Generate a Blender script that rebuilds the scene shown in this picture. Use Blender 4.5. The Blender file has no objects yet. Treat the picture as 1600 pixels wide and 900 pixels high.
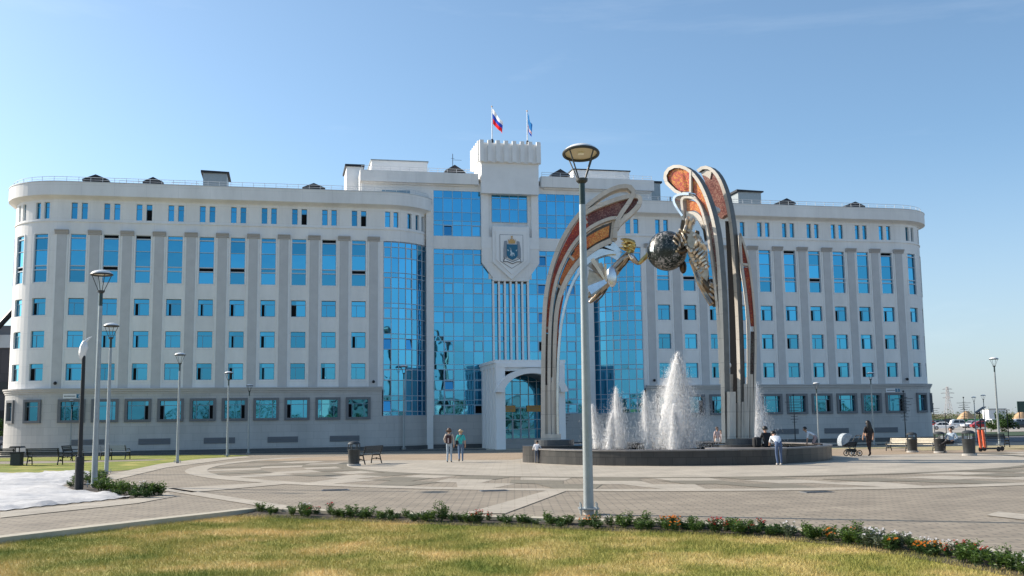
import bpy, bmesh, math, random
import numpy as np
from math import sin, cos, pi, radians, sqrt, atan, atan2, hypot
from mathutils import Vector, Matrix

random.seed(7); RNG = np.random.default_rng(11)
SC = bpy.context.scene
COL = SC.collection

# ------------------------------------------------------------------ camera model
FPX, EYE, ROLL = 1650.0, 2.0, 0.0125
PITCH = atan(205 / 1650.0)
_r = Vector((1, 0, 0)); _u = Vector((0, -sin(PITCH), cos(PITCH))); CF = Vector((0, cos(PITCH), sin(PITCH)))
CR = cos(ROLL) * _r - sin(ROLL) * _u; CU = sin(ROLL) * _r + cos(ROLL) * _u
CP = Vector((0, 0, EYE))

def ray(x, y): return CF * FPX + CR * (x - 800) + CU * (450 - y)
def zg(y):
    if y < 60: return 0.0
    if y < 80: return -0.4 * (y - 60) / 20
    if y < 180: return -0.4 - 0.5 * (y - 80) / 100
    return -0.9
def G(x, y, z=None):
    d = ray(x, y); zz = 0.0 if z is None else z
    for _ in range(6):
        p = CP + d * ((zz - EYE) / d.z)
        if z is not None: break
        zz = zg(p.y)
    return p
def at_y(x, y, Y):
    d = ray(x, y); return CP + d * (Y / d.y)

# ------------------------------------------------------------------ materials
def mat(name, col, rough=0.6, metal=0.0, var=0.0, vscale=4.0, bump=0.0, bscale=20.0, spec=0.5, detail=4.0):
    m = bpy.data.materials.new(name); m.use_nodes = True
    nt = m.node_tree; b = nt.nodes['Principled BSDF']
    b.inputs['Base Color'].default_value = (*col, 1); b.inputs['Roughness'].default_value = rough
    b.inputs['Metallic'].default_value = metal; b.inputs['Specular IOR Level'].default_value = spec
    if var or bump:
        tc = nt.nodes.new('ShaderNodeTexCoord')
    if var:
        n = nt.nodes.new('ShaderNodeTexNoise'); n.inputs['Scale'].default_value = vscale; n.inputs['Detail'].default_value = detail
        n.inputs['Roughness'].default_value = 0.65
        nt.links.new(tc.outputs['Object'], n.inputs['Vector'])
        r = nt.nodes.new('ShaderNodeValToRGB')
        r.color_ramp.elements[0].position = 0.3; r.color_ramp.elements[1].position = 0.7
        r.color_ramp.elements[0].color = (*[c * (1 - var) for c in col], 1)
        r.color_ramp.elements[1].color = (*[min(1, c * (1 + var)) for c in col], 1)
        nt.links.new(n.outputs['Fac'], r.inputs['Fac']); nt.links.new(r.outputs['Color'], b.inputs['Base Color'])
    if bump:
        n2 = nt.nodes.new('ShaderNodeTexNoise'); n2.inputs['Scale'].default_value = bscale; n2.inputs['Detail'].default_value = 3
        nt.links.new(tc.outputs['Object'], n2.inputs['Vector'])
        bp = nt.nodes.new('ShaderNodeBump'); bp.inputs['Strength'].default_value = bump; bp.inputs['Distance'].default_value = 0.02
        nt.links.new(n2.outputs['Fac'], bp.inputs['Height']); nt.links.new(bp.outputs['Normal'], b.inputs['Normal'])
    return m

def N(nt, t, **kw):
    n = nt.nodes.new(t)
    for k, v in kw.items():
        if k in n.inputs: n.inputs[k].default_value = v
        else: setattr(n, k, v)
    return n

def mat_tiles(name, c1, c2, cm, bw, bh, mortar=0.012, rough=0.6, vert=True, var=0.18, offset=0.5, bump=0.25, vs=0.35, spec=0.4, streak=False):
    """stone slabs or pavers: brick pattern plus large soft stains"""
    m = bpy.data.materials.new(name); m.use_nodes = True; nt = m.node_tree; b = nt.nodes['Principled BSDF']
    L = nt.links.new
    tc = N(nt, 'ShaderNodeTexCoord'); sep = N(nt, 'ShaderNodeSeparateXYZ'); L(tc.outputs['Object'], sep.inputs[0])
    comb = N(nt, 'ShaderNodeCombineXYZ')
    if vert:
        ad = N(nt, 'ShaderNodeMath', operation='SUBTRACT'); L(sep.outputs['X'], ad.inputs[0]); L(sep.outputs['Y'], ad.inputs[1])
        L(ad.outputs[0], comb.inputs[0]); L(sep.outputs['Z'], comb.inputs[1])
    else:
        L(sep.outputs['X'], comb.inputs[0]); L(sep.outputs['Y'], comb.inputs[1])
    br = N(nt, 'ShaderNodeTexBrick', offset=offset, squash=1.0)
    br.inputs['Color1'].default_value = (*c1, 1); br.inputs['Color2'].default_value = (*c2, 1); br.inputs['Mortar'].default_value = (*cm, 1)
    br.inputs['Scale'].default_value = 1.0; br.inputs['Mortar Size'].default_value = mortar; br.inputs['Mortar Smooth'].default_value = 0.2
    br.inputs['Brick Width'].default_value = bw; br.inputs['Row Height'].default_value = bh; br.inputs['Bias'].default_value = 0
    L(comb.outputs[0], br.inputs['Vector'])
    n = N(nt, 'ShaderNodeTexNoise', Scale=vs, Detail=6.0, Roughness=0.7)
    mp = N(nt, 'ShaderNodeMapping'); L(tc.outputs['Object'], mp.inputs[0])
    if streak: mp.inputs['Scale'].default_value = (1, 1, 0.25)
    L(mp.outputs[0], n.inputs['Vector'])
    mr = N(nt, 'ShaderNodeMapRange'); mr.inputs['From Min'].default_value = 0.3; mr.inputs['From Max'].default_value = 0.7
    mr.inputs['To Min'].default_value = 1 - var; mr.inputs['To Max'].default_value = 1 + var
    L(n.outputs['Fac'], mr.inputs['Value'])
    mx = N(nt, 'ShaderNodeMix', data_type='RGBA', blend_type='MULTIPLY'); mx.inputs['Factor'].default_value = 1
    L(br.outputs['Color'], mx.inputs['A']); L(mr.outputs[0], mx.inputs['B']); L(mx.outputs['Result'], b.inputs['Base Color'])
    b.inputs['Roughness'].default_value = rough; b.inputs['Specular IOR Level'].default_value = spec
    if bump:
        n2 = N(nt, 'ShaderNodeTexNoise', Scale=25.0, Detail=3.0); L(tc.outputs['Object'], n2.inputs['Vector'])
        ad2 = N(nt, 'ShaderNodeMath', operation='MULTIPLY_ADD'); L(br.outputs['Fac'], ad2.inputs[0]); ad2.inputs[1].default_value = -1.0; L(n2.outputs['Fac'], ad2.inputs[2])
        bp = N(nt, 'ShaderNodeBump', Strength=bump, Distance=0.01); L(ad2.outputs[0], bp.inputs['Height']); L(bp.outputs['Normal'], b.inputs['Normal'])
    return m

def mat_glass(name, tint, wave=0.02, rough=0.02, vary=0.10):
    """solar-control facade glass: coated, mirror-like, slightly wavy"""
    m = bpy.data.materials.new(name); m.use_nodes = True; nt = m.node_tree; b = nt.nodes['Principled BSDF']
    b.inputs['Base Color'].default_value = (*tint, 1); b.inputs['Metallic'].default_value = 1; b.inputs['Roughness'].default_value = rough
    tc = N(nt, 'ShaderNodeTexCoord'); n = N(nt, 'ShaderNodeTexNoise', Scale=0.9, Detail=1.0)
    geo = N(nt, 'ShaderNodeNewGeometry')
    nt.links.new(geo.outputs['Position'], n.inputs['Vector'])
    bp = N(nt, 'ShaderNodeBump', Strength=wave, Distance=0.3); nt.links.new(n.outputs['Fac'], bp.inputs['Height'])
    nt.links.new(bp.outputs['Normal'], b.inputs['Normal'])
    oi = N(nt, 'ShaderNodeObjectInfo'); ad = N(nt, 'ShaderNodeMath', operation='ADD'); nt.links.new(oi.outputs['Random'], ad.inputs[0]); nt.links.new(geo.outputs['Random Per Island'], ad.inputs[1])
    fr = N(nt, 'ShaderNodeMath', operation='FRACT'); nt.links.new(ad.outputs[0], fr.inputs[0])
    mr = N(nt, 'ShaderNodeMapRange'); mr.inputs['To Min'].default_value = 1 - vary; mr.inputs['To Max'].default_value = 1 + vary; nt.links.new(fr.outputs[0], mr.inputs['Value'])
    mx = N(nt, 'ShaderNodeMix', data_type='RGBA', blend_type='MULTIPLY'); mx.inputs['Factor'].default_value = 1; mx.inputs['A'].default_value = (*tint, 1); nt.links.new(mr.outputs[0], mx.inputs['B']); nt.links.new(mx.outputs['Result'], b.inputs['Base Color'])
    return m

M = {}
M['stucco'] = mat_tiles('stucco', (0.845, 0.83, 0.80), (0.82, 0.805, 0.78), (0.62, 0.61, 0.60), 2.505, 1.33, 0.006, 0.85, var=0.10, offset=0.0, vs=0.5, streak=True, bump=0.05)
M['panel'] = mat('white_panel', (0.85, 0.845, 0.83), 0.7, var=0.05, vscale=0.8)
M['trim'] = mat('white_trim', (0.88, 0.87, 0.85), 0.6)
M['pilaster'] = mat('pilaster_grey', (0.56, 0.555, 0.55), 0.8, var=0.06, vscale=1.2)
M['capital'] = mat('capital_grey', (0.44, 0.415, 0.395), 0.8)
M['stone'] = mat_tiles('stone_cladding', (0.50, 0.485, 0.465), (0.45, 0.44, 0.425), (0.30, 0.30, 0.30), 1.2, 0.6, 0.008, 0.5, var=0.14, vs=0.3, streak=True, bump=0.08)
M['stonelight'] = mat('stone_course', (0.49, 0.47, 0.45), 0.7, var=0.08, vscale=0.8)
M['stonedark'] = mat('dark_stone', (0.075, 0.08, 0.085), 0.35, var=0.15, vscale=3)
M['glass'] = mat_glass('facade_glass', (0.080, 0.34, 0.53))
M['glass2'] = mat_glass('window_glass', (0.065, 0.30, 0.46), vary=0.22)
M['glass3'] = mat_glass('clear_window_glass', (0.065, 0.295, 0.43), 0.02, vary=0.25)
M['mull'] = mat('curtain_mullion', (0.30, 0.46, 0.58), 0.4, 0.4)
M['mullw'] = mat('pale_mullion', (0.50, 0.58, 0.64), 0.45, 0.1)
M['wframe'] = mat('window_frame', (0.20, 0.33, 0.42), 0.45)
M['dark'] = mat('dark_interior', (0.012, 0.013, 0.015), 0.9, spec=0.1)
M['black'] = mat('black_metal', (0.02, 0.021, 0.023), 0.45, 0.3)
M['roofblack'] = mat('black_roof_sheet', (0.018, 0.019, 0.024), 0.5, 0.2)
M['roofgrey'] = mat('roof_membrane', (0.3, 0.3, 0.3), 0.9)
M['galv'] = mat('galvanised_steel', (0.33, 0.36, 0.37), 0.45, 0.45, var=0.10, vscale=6)
M['galvlight'] = mat('pale_steel', (0.62, 0.63, 0.63), 0.45, 0.25)
M['white'] = mat('white_paint', (0.8, 0.8, 0.8), 0.5)
M['grille'] = mat('grille_grey', (0.16, 0.165, 0.175), 0.6)
M['gold'] = mat('gold', (0.62, 0.36, 0.13), 0.45, 0.3)
M['orange'] = mat('orange_sign', (0.75, 0.42, 0.12), 0.6)
M['embblue'] = mat('emblem_blue', (0.015, 0.15, 0.26), 0.5)
M['ice'] = mat('emblem_ice', (0.55, 0.66, 0.72), 0.5)
M['embgrey'] = mat('emblem_grey', (0.30, 0.33, 0.37), 0.6)
M['concrete'] = mat('concrete', (0.42, 0.40, 0.37), 0.9, var=0.12, vscale=5)

# ------------------------------------------------------------------ mesh building
class MB:
    def __init__(s): s.v = []; s.f = []; s.mi = []
    def add(s, vs, fs, mi=0):
        o = len(s.v); s.v += [tuple(v) for v in vs]; s.f += [tuple(i + o for i in f) for f in fs]; s.mi += [mi] * len(fs); return s
    def quad(s, a, b, c, d, mi=0): return s.add([a, b, c, d], [(0, 1, 2, 3)], mi)
    def poly(s, pts, mi=0): return s.add(pts, [tuple(range(len(pts)))], mi)
    def box(s, x0, x1, y0, y1, z0, z1, mi=0, M4=None):
        vs = [Vector(p) for p in ((x0, y0, z0), (x1, y0, z0), (x1, y1, z0), (x0, y1, z0), (x0, y0, z1), (x1, y0, z1), (x1, y1, z1), (x0, y1, z1))]
        if M4 is not None: vs = [M4 @ v for v in vs]
        return s.add(vs, [(0, 3, 2, 1), (4, 5, 6, 7), (0, 1, 5, 4), (1, 2, 6, 5), (2, 3, 7, 6), (3, 0, 4, 7)], mi)
    def prism(s, pts, d, mi=0):
        """closed outline (list of Vector) extruded by vector d"""
        n = len(pts); d = Vector(d)
        vs = [Vector(p) for p in pts] + [Vector(p) + d for p in pts]
        fs = [tuple(range(n))[::-1], tuple(range(n, 2 * n))] + [(i, (i + 1) % n, (i + 1) % n + n, i + n) for i in range(n)]
        return s.add(vs, fs, mi)
    def tube(s, pts, r, seg=8, mi=0, cap=True):
        pts = [Vector(p) for p in pts]; n = len(pts)
        rs = r if isinstance(r, (list, tuple)) else [r] * n
        vs = []; prev = None
        for i, p in enumerate(pts):
            t = (pts[min(i + 1, n - 1)] - pts[max(i - 1, 0)])
            t = t.normalized() if t.length > 1e-9 else Vector((0, 0, 1))
            if prev is None:
                a = Vector((1, 0, 0)) if abs(t.x) < 0.9 else Vector((0, 1, 0))
                a = (a - t * a.dot(t)).normalized()
            else:
                a = (prev - t * prev.dot(t)); a = a.normalized() if a.length > 1e-6 else Vector((1, 0, 0))
            prev = a; b = t.cross(a)
            vs += [p + (a * cos(2 * pi * k / seg) + b * sin(2 * pi * k / seg)) * rs[i] for k in range(seg)]
        fs = [(i * seg + k, i * seg + (k + 1) % seg, (i + 1) * seg + (k + 1) % seg, (i + 1) * seg + k) for i in range(n - 1) for k in range(seg)]
        if cap: fs += [tuple(range(seg))[::-1], tuple((n - 1) * seg + k for k in range(seg))]
        return s.add(vs, fs, mi)
    def lathe(s, prof, seg=20, c=(0, 0, 0), mi=0, M4=None):
        c = Vector(c); vs = []
        for (r, z) in prof:
            vs += [Vector((r * cos(2 * pi * k / seg), r * sin(2 * pi * k / seg), z)) for k in range(seg)]
        if M4 is not None: vs = [M4 @ v for v in vs]
        vs = [v + c for v in vs]; n = len(prof)
        fs = [(i * seg + k, i * seg + (k + 1) % seg, (i + 1) * seg + (k + 1) % seg, (i + 1) * seg + k) for i in range(n - 1) for k in range(seg)]
        fs += [tuple(range(seg))[::-1], tuple((n - 1) * seg + k for k in range(seg))]
        return s.add(vs, fs, mi)
    def ball(s, c, r, seg=12, rings=8, mi=0, sc=(1, 1, 1)):
        prof = [(max(1e-4, r * sin(pi * i / rings)), -r * cos(pi * i / rings)) for i in range(rings + 1)]
        return s.lathe(prof, seg, c, mi, Matrix.Diagonal((*sc, 1)))
    def build(s, name, mats, parent=None, smooth=False, origin=None, bevel=0.0):
        me = bpy.data.meshes.new(name)
        o = Vector(origin) if origin is not None else None
        vs = s.v if o is None else [tuple(Vector(v) - o) for v in s.v]
        me.from_pydata(vs, [], s.f)
        for m in (mats if isinstance(mats, (list, tuple)) else [mats]): me.materials.append(M[m] if isinstance(m, str) else m)
        if any(s.mi): me.polygons.foreach_set('material_index', s.mi)
        bm = bmesh.new(); bm.from_mesh(me); bmesh.ops.recalc_face_normals(bm, faces=bm.faces); bm.to_mesh(me); bm.free()
        ob = bpy.data.objects.new(name, me); COL.objects.link(ob)
        if o is not None: ob.location = o
        if parent is not None: ob.parent = parent
        if bevel:
            bv = ob.modifiers.new('bevel', 'BEVEL'); bv.width = bevel; bv.segments = 2; bv.limit_method = 'ANGLE'
        if smooth:
            for p in me.polygons: p.use_smooth = True
            try: me.set_sharp_from_angle(angle=radians(40))
            except Exception: pass
        me.update(); return ob

def tag(o, label=None, cat=None, group=None, kind=None):
    if label: o['label'] = label
    if cat: o['category'] = cat
    if group: o['group'] = group
    if kind: o['kind'] = kind
    return o
def thing(name, label, cat, loc=(0, 0, 0), rz=0.0, group=None):
    o = bpy.data.objects.new(name, None); COL.objects.link(o); o.empty_display_size = 0.3
    o.location = loc; o.rotation_euler = (0, 0, rz); return tag(o, label, cat, group)
def dup_part(o, parent):
    c = o.copy(); COL.objects.link(c); c.parent = parent
    for ch in o.children: dup_part(ch, c)
    return c
def dup(root, loc, rz=None, label=None, scale=None):
    kids = list(root.children); r = root.copy(); COL.objects.link(r); r.location = loc
    if rz is not None: r.rotation_euler = (0, 0, rz)
    if label: r['label'] = label
    if scale is not None: r.scale = (scale,) * 3 if not isinstance(scale, tuple) else scale
    for ch in kids: dup_part(ch, r)
    return r

# ------------------------------------------------------------------ world, sun, camera
SUN_EL = radians(30); SUN_DIR = Vector((-0.94, 0.342, 0)).normalized() * cos(SUN_EL) + Vector((0, 0, sin(SUN_EL)))
w = bpy.data.worlds.new('World'); SC.world = w; w.use_nodes = True; nt = w.node_tree
bg = nt.nodes['Background']; sky = N(nt, 'ShaderNodeTexSky', sky_type='NISHITA', sun_disc=False)
sky.sun_elevation = SUN_EL; sky.sun_rotation = atan2(SUN_DIR.x, SUN_DIR.y)
sky.altitude = 50; sky.air_density = 0.8; sky.dust_density = 1.3; sky.ozone_density = 4.5
tc = N(nt, 'ShaderNodeTexCoord'); mp = N(nt, 'ShaderNodeMapping'); mp.inputs['Scale'].default_value = (1.2, 1.2, 7.0)
nz = N(nt, 'ShaderNodeTexNoise', Scale=1.6, Detail=7.0, Roughness=0.6, Distortion=0.4)
nt.links.new(tc.outputs['Generated'], mp.inputs[0]); nt.links.new(mp.outputs[0], nz.inputs['Vector'])
cr = N(nt, 'ShaderNodeMapRange'); cr.inputs['From Min'].default_value = 0.58; cr.inputs['From Max'].default_value = 0.9; cr.inputs['To Max'].default_value = 0.14
nt.links.new(nz.outputs['Fac'], cr.inputs['Value'])
mx = N(nt, 'ShaderNodeMix', data_type='RGBA'); mx.inputs['B'].default_value = (6.0, 6.3, 6.4, 1)
tn = N(nt, 'ShaderNodeMix', data_type='RGBA', blend_type='MULTIPLY'); tn.inputs['Factor'].default_value = 1; tn.inputs['B'].default_value = (0.88, 0.925, 0.82, 1)
nt.links.new(sky.outputs[0], tn.inputs['A'])
sx_ = N(nt, 'ShaderNodeSeparateXYZ'); nt.links.new(tc.outputs['Generated'], sx_.inputs[0])
hr_ = N(nt, 'ShaderNodeMapRange', interpolation_type='SMOOTHSTEP'); hr_.inputs['From Min'].default_value = -0.02; hr_.inputs['From Max'].default_value = 0.26; hr_.inputs['To Min'].default_value = 0.55; hr_.inputs['To Max'].default_value = 0.04; nt.links.new(sx_.outputs['Z'], hr_.inputs['Value'])
hz = N(nt, 'ShaderNodeMix', data_type='RGBA'); hz.inputs['B'].default_value = (2.7, 2.95, 3.35, 1); nt.links.new(hr_.outputs[0], hz.inputs['Factor']); nt.links.new(tn.outputs['Result'], hz.inputs['A'])
nt.links.new(cr.outputs[0], mx.inputs['Factor']); nt.links.new(hz.outputs['Result'], mx.inputs['A'])
nt.links.new(mx.outputs['Result'], bg.inputs['Color']); bg.inputs['Strength'].default_value = 0.145
sl = bpy.data.lights.new('sun', 'SUN'); sl.energy = 4.2; sl.angle = radians(0.53); sl.color = (1.0, 0.90, 0.78)
so = bpy.data.objects.new('sun', sl); COL.objects.link(so); so.rotation_euler = SUN_DIR.to_track_quat('Z', 'Y').to_euler(); so.location = (-60, 20, 60)
cam = bpy.data.cameras.new('camera'); cam.sensor_width = 36; cam.lens = FPX / 1600 * 36; cam.clip_end = 12000; cam.clip_start = 0.1
co = bpy.data.objects.new('camera', cam); COL.objects.link(co); SC.camera = co
mw = Matrix((CR, CU, -CF)).transposed().to_4x4(); mw.translation = CP; co.matrix_world = mw
vs = SC.view_settings; vs.view_transform = 'Standard'; vs.look = 'None'; vs.gamma = 1; vs.use_curve_mapping = False; vs.exposure = 0.76
SC.cycles.max_bounces = 8; SC.cycles.diffuse_bounces = 5; SC.cycles.glossy_bounces = 4; SC.cycles.transparent_max_bounces = 48
SC.cycles.sample_clamp_indirect = 6
# ================================================================== BUILDING
YAW = radians(12.25)
B = thing('government_building', 'long pale administrative building with blue glass, rounded wings and central tower', 'building', (0, 92, 0), YAW)
BEX = Vector((cos(YAW), sin(YAW), 0)); BEY = Vector((-sin(YAW), cos(YAW), 0))
def bl(x, y, off=0.0):
    """pixel -> building-local (s, z) on the facade plane standing off metres in front of the wings"""
    d = ray(x, y); o = Vector((0, 92, 0)) - BEY * off
    t = (o - CP).dot(BEY) / d.dot(BEY); p = CP + d * t
    return (p - Vector((0, 92, 0))).dot(BEX), p.z
def bw(s, y, z): return Vector((0, 92, 0)) + BEX * s + BEY * y + Vector((0, 0, z))

SCN, R = 0.35, 4.5
WA, WB = SCN - 37.45, SCN - 11.6            # straight part of the left wing
TMIN, TMAX = WA - R * pi / 2 - 13.0, WB + R * radians(60)
ZB = -0.75
def wp(t, o=0.0, mir=False):
    if t < WA:
        ph = (WA - t) / R; ex = max(0.0, ph - pi / 2) * R; ph = min(ph, pi / 2)
        x = WA - (R + o) * sin(ph); y = R - (R + o) * cos(ph) + ex; tx, ty = cos(ph), -sin(ph)
    elif t > WB:
        ph = (t - WB) / R; x = WB + (R + o) * sin(ph); y = R - (R + o) * cos(ph); tx, ty = cos(ph), sin(ph)
    else:
        x, y, tx, ty = t, -o, 1.0, 0.0
    if mir: x = 2 * SCN - x; tx, ty = tx, -ty
    return x, y, atan2(ty, tx)
def tbreaks(t0, t1, extra=()):
    s = {round(t0, 4), round(t1, 4)}
    for a, b in ((TMIN, WA), (WB, TMAX)):
        n = 16 if a == TMIN else 12
        lo = WA - R * pi / 2 if a == TMIN else WB
        hi = WA if a == TMIN else TMAX
        for i in range(n + 1):
            t = lo + (hi - lo) * i / n
            if t0 < t < t1: s.add(round(t, 4))
    for e in extra:
        if t0 <= e <= t1: s.add(round(e, 4))
    return sorted(s)
def strip(mb, mir, t0, t1, z0, z1, o=0.0, holes=(), depth=0.28, mi=0, o1=None):
    """wall band along the wing; holes = [(ta, tb)] full band height, with reveals"""
    o1 = o if o1 is None else o1
    ts = tbreaks(t0, t1, [e for h in holes for e in h])
    P = lambda t, z, oo: (*wp(t, oo, mir)[:2], z)
    for a, b in zip(ts, ts[1:]):
        m = (a + b) / 2
        if any(h0 - 1e-4 < m < h1 + 1e-4 for h0, h1 in holes):
            mb.quad(P(a, z0, o), P(b, z0, o), P(b, z0, o - depth), P(a, z0, o - depth), mi)
            mb.quad(P(a, z1, o), P(b, z1, o), P(b, z1, o - depth), P(a, z1, o - depth), mi)
        else:
            mb.quad(P(a, z0, o), P(b, z0, o), P(b, z1, o1), P(a, z1, o1), mi)
    for h0, h1 in holes:
        for e in (h0, h1): mb.quad(P(e, z0, o), P(e, z1, o), P(e, z1, o - depth), P(e, z0, o - depth), mi)
def ledge(mb, mir, t0, t1, prof, mi=0):
    """moulding: closed (offset, z) profile swept along the wing"""
    ts = tbreaks(t0, t1); n = len(prof)
    vs = [(*wp(t, o, mir)[:2], z) for t in ts for (o, z) in prof]
    fs = [(i * n + k, i * n + (k + 1) % n, (i + 1) * n + (k + 1) % n, (i + 1) * n + k) for i in range(len(ts) - 1) for k in range(n)]
    fs += [tuple(range(n)), tuple((len(ts) - 1) * n + k for k in range(n))]
    mb.add(vs, fs, mi)

# window prototypes in a local frame: x along the wall, y into the wall, z up from the sill
def frame_bars(mb, w, z0, z1, xs, zs, fw, d0, d1, mi=0):
    """outer frame plus full vertical bars xs and horizontal bars zs"""
    mb.box(-w / 2, -w / 2 + fw, d0, d1, z0, z1, mi); mb.box(w / 2 - fw, w / 2, d0, d1, z0, z1, mi)
    mb.box(-w / 2 + fw, w / 2 - fw, d0, d1, z0, z0 + fw, mi); mb.box(-w / 2 + fw, w / 2 - fw, d0, d1, z1 - fw, z1, mi)
    for (x, a, b) in xs: mb.box(x - fw * .5, x + fw * .5, d0 + .004, d1, a, b, mi)
    for (z, a, b, hw) in zs: mb.box(a, b, d0 + .002, d1, z - hw, z + hw, mi)
PROTO = {}
def proto(kind, var):
    k = (kind, var)
    if k in PROTO: return PROTO[k]
    fr, pn, op = MB(), MB(), MB()
    def pane(x0, x1, z0, z1, y=.12): pn.quad((x0, y, z0), (x1, y, z0), (x1, y, z1), (x0, y, z1))
    def gap(x0, x1, z0, z1): op.box(x0, x1, .16, .2, z0, z1)
    if kind == 'office_window':
        w, h = 1.2, 1.35; fr_m = 'wframe'
        sx = -w / 2 + w * .36; tz = h * .73
        frame_bars(fr, w, 0, h, [(sx, .05, tz)], [(tz, -w / 2 + .05, w / 2 - .05, .022)], .035, .08, .16)
        if var == 0: pane(-w / 2, w / 2, 0, h)
        else:
            q = {1: (-w / 2 + .10, -w / 2 + .34), 2: (-w / 2 + .22, -w / 2 + .38), 3: (-w / 2 + .03, -w / 2 + .42)}[var]
            pane(-w / 2, q[0], 0, h); pane(q[1], w / 2, 0, h); pane(q[0], q[1], tz, h); gap(q[0] - .02, q[1] + .02, .03, tz)
        fr.box(-w / 2 - .04, w / 2 + .04, -.05, .16, -.05, -.002)
    elif kind == 'attic_window':
        w, h = .46, 1.35; fr_m = 'wframe'
        frame_bars(fr, w, 0, h, [], [(h * .72, -w / 2 + .03, w / 2 - .03, .015)], .03, .08, .16)
        if var == 0: pane(-w / 2, w / 2, 0, h)
        else: pane(-w / 2, w / 2, h * .68, h); gap(-w / 2 + .03, w / 2 - .03, .03, h * .68)
    elif kind == 'tall_window':
        w, h = 1.2, 3.95; fr_m = 'mullw'
        frame_bars(fr, w, 0, h, [], [(2.62, -w / 2 + .04, w / 2 - .04, .02), (3.63, -w / 2 + .04, w / 2 - .04, .045), (1.36, -w / 2 + .04, w / 2 - .04, .045), (1.02, -w / 2 + .04, w / 2 - .04, .045)], .04, .02, .16)
        pane(-w / 2, w / 2, 0, 1.02); pane(-w / 2, w / 2, 1.36, 2.62); pane(-w / 2, w / 2, 2.62, 3.63)
        if var in (1, 3): gap(-w / 2 + .04, w / 2 - .04, 1.065, 1.315)
        else: pane(-w / 2, w / 2, 1.02, 1.36)
        if var in (2, 3): gap(-w / 2 + .04, w / 2 - .04, 3.675, h - .04)
        else: pane(-w / 2, w / 2, 3.63, h)
    else:
        w, h = 2.05, 1.85; fr_m = 'grille'
        for (a, b, c, d) in ((-w / 2, -w / 2 + .22, 0, h), (w / 2 - .22, w / 2, 0, h), (-w / 2 + .22, w / 2 - .22, 0, .2), (-w / 2 + .22, w / 2 - .22, h - .2, h)):
            fr.box(a, b, -.12, .2, c, d)
        W2 = w / 2 - .22
        bars = MB()
        for x in (-W2 + .3, W2 - .3): bars.box(x - .025, x + .025, .14, .2, .2, h - .2)
        for (a, b) in ((-W2, -W2 + .27), (-W2 + .33, W2 - .33), (W2 - .27, W2)): bars.box(a, b, .14, .2, h - .58, h - .53)
        if var == 0: pane(-W2, W2, .2, h - .2, .18)
        elif var == 1: pane(-W2 + .34, W2, .2, h - .2, .18); pane(-W2, -W2 + .34, h - .55, h - .2, .18); op.box(-W2, -W2 + .34, .2, .22, .2, h - .55)
        else: pane(-W2, W2 - .34, .2, h - .2, .18); pane(W2 - .34, W2, h - .55, h - .2, .18); op.box(W2 - .34, W2, .2, .22, .2, h - .55)
    frm = ['wframe', 'mullw', 'grille']
    o1 = fr.build(kind, fr_m)
    p1 = pn.build('pane', 'glass2' if kind != 'ground_floor_window' else 'glass3', o1)
    if kind == 'ground_floor_window': bars.build('glazing_bar', 'wframe', o1)
    if op.v: op.build('dark_opening', 'dark', o1)
    PROTO[k] = [o1, False]; return PROTO[k]
def put_window(kind, var, t, z, mir, inset=.1):
    pr = proto(kind, var)
    x, y, a = wp(t, -inset, mir)
    if not pr[1]: o = pr[0]; pr[1] = True; o.parent = B
    else: o = dup_part(pr[0], B)
    o.location = (x, y, z); o.rotation_euler = (0, 0, a)
    for c in o.children:
        if c.name.startswith('pane'):
            c.rotation_euler = (radians(random.gauss(0, .16)), 0, radians(random.gauss(0, .30)))
    return o

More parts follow.
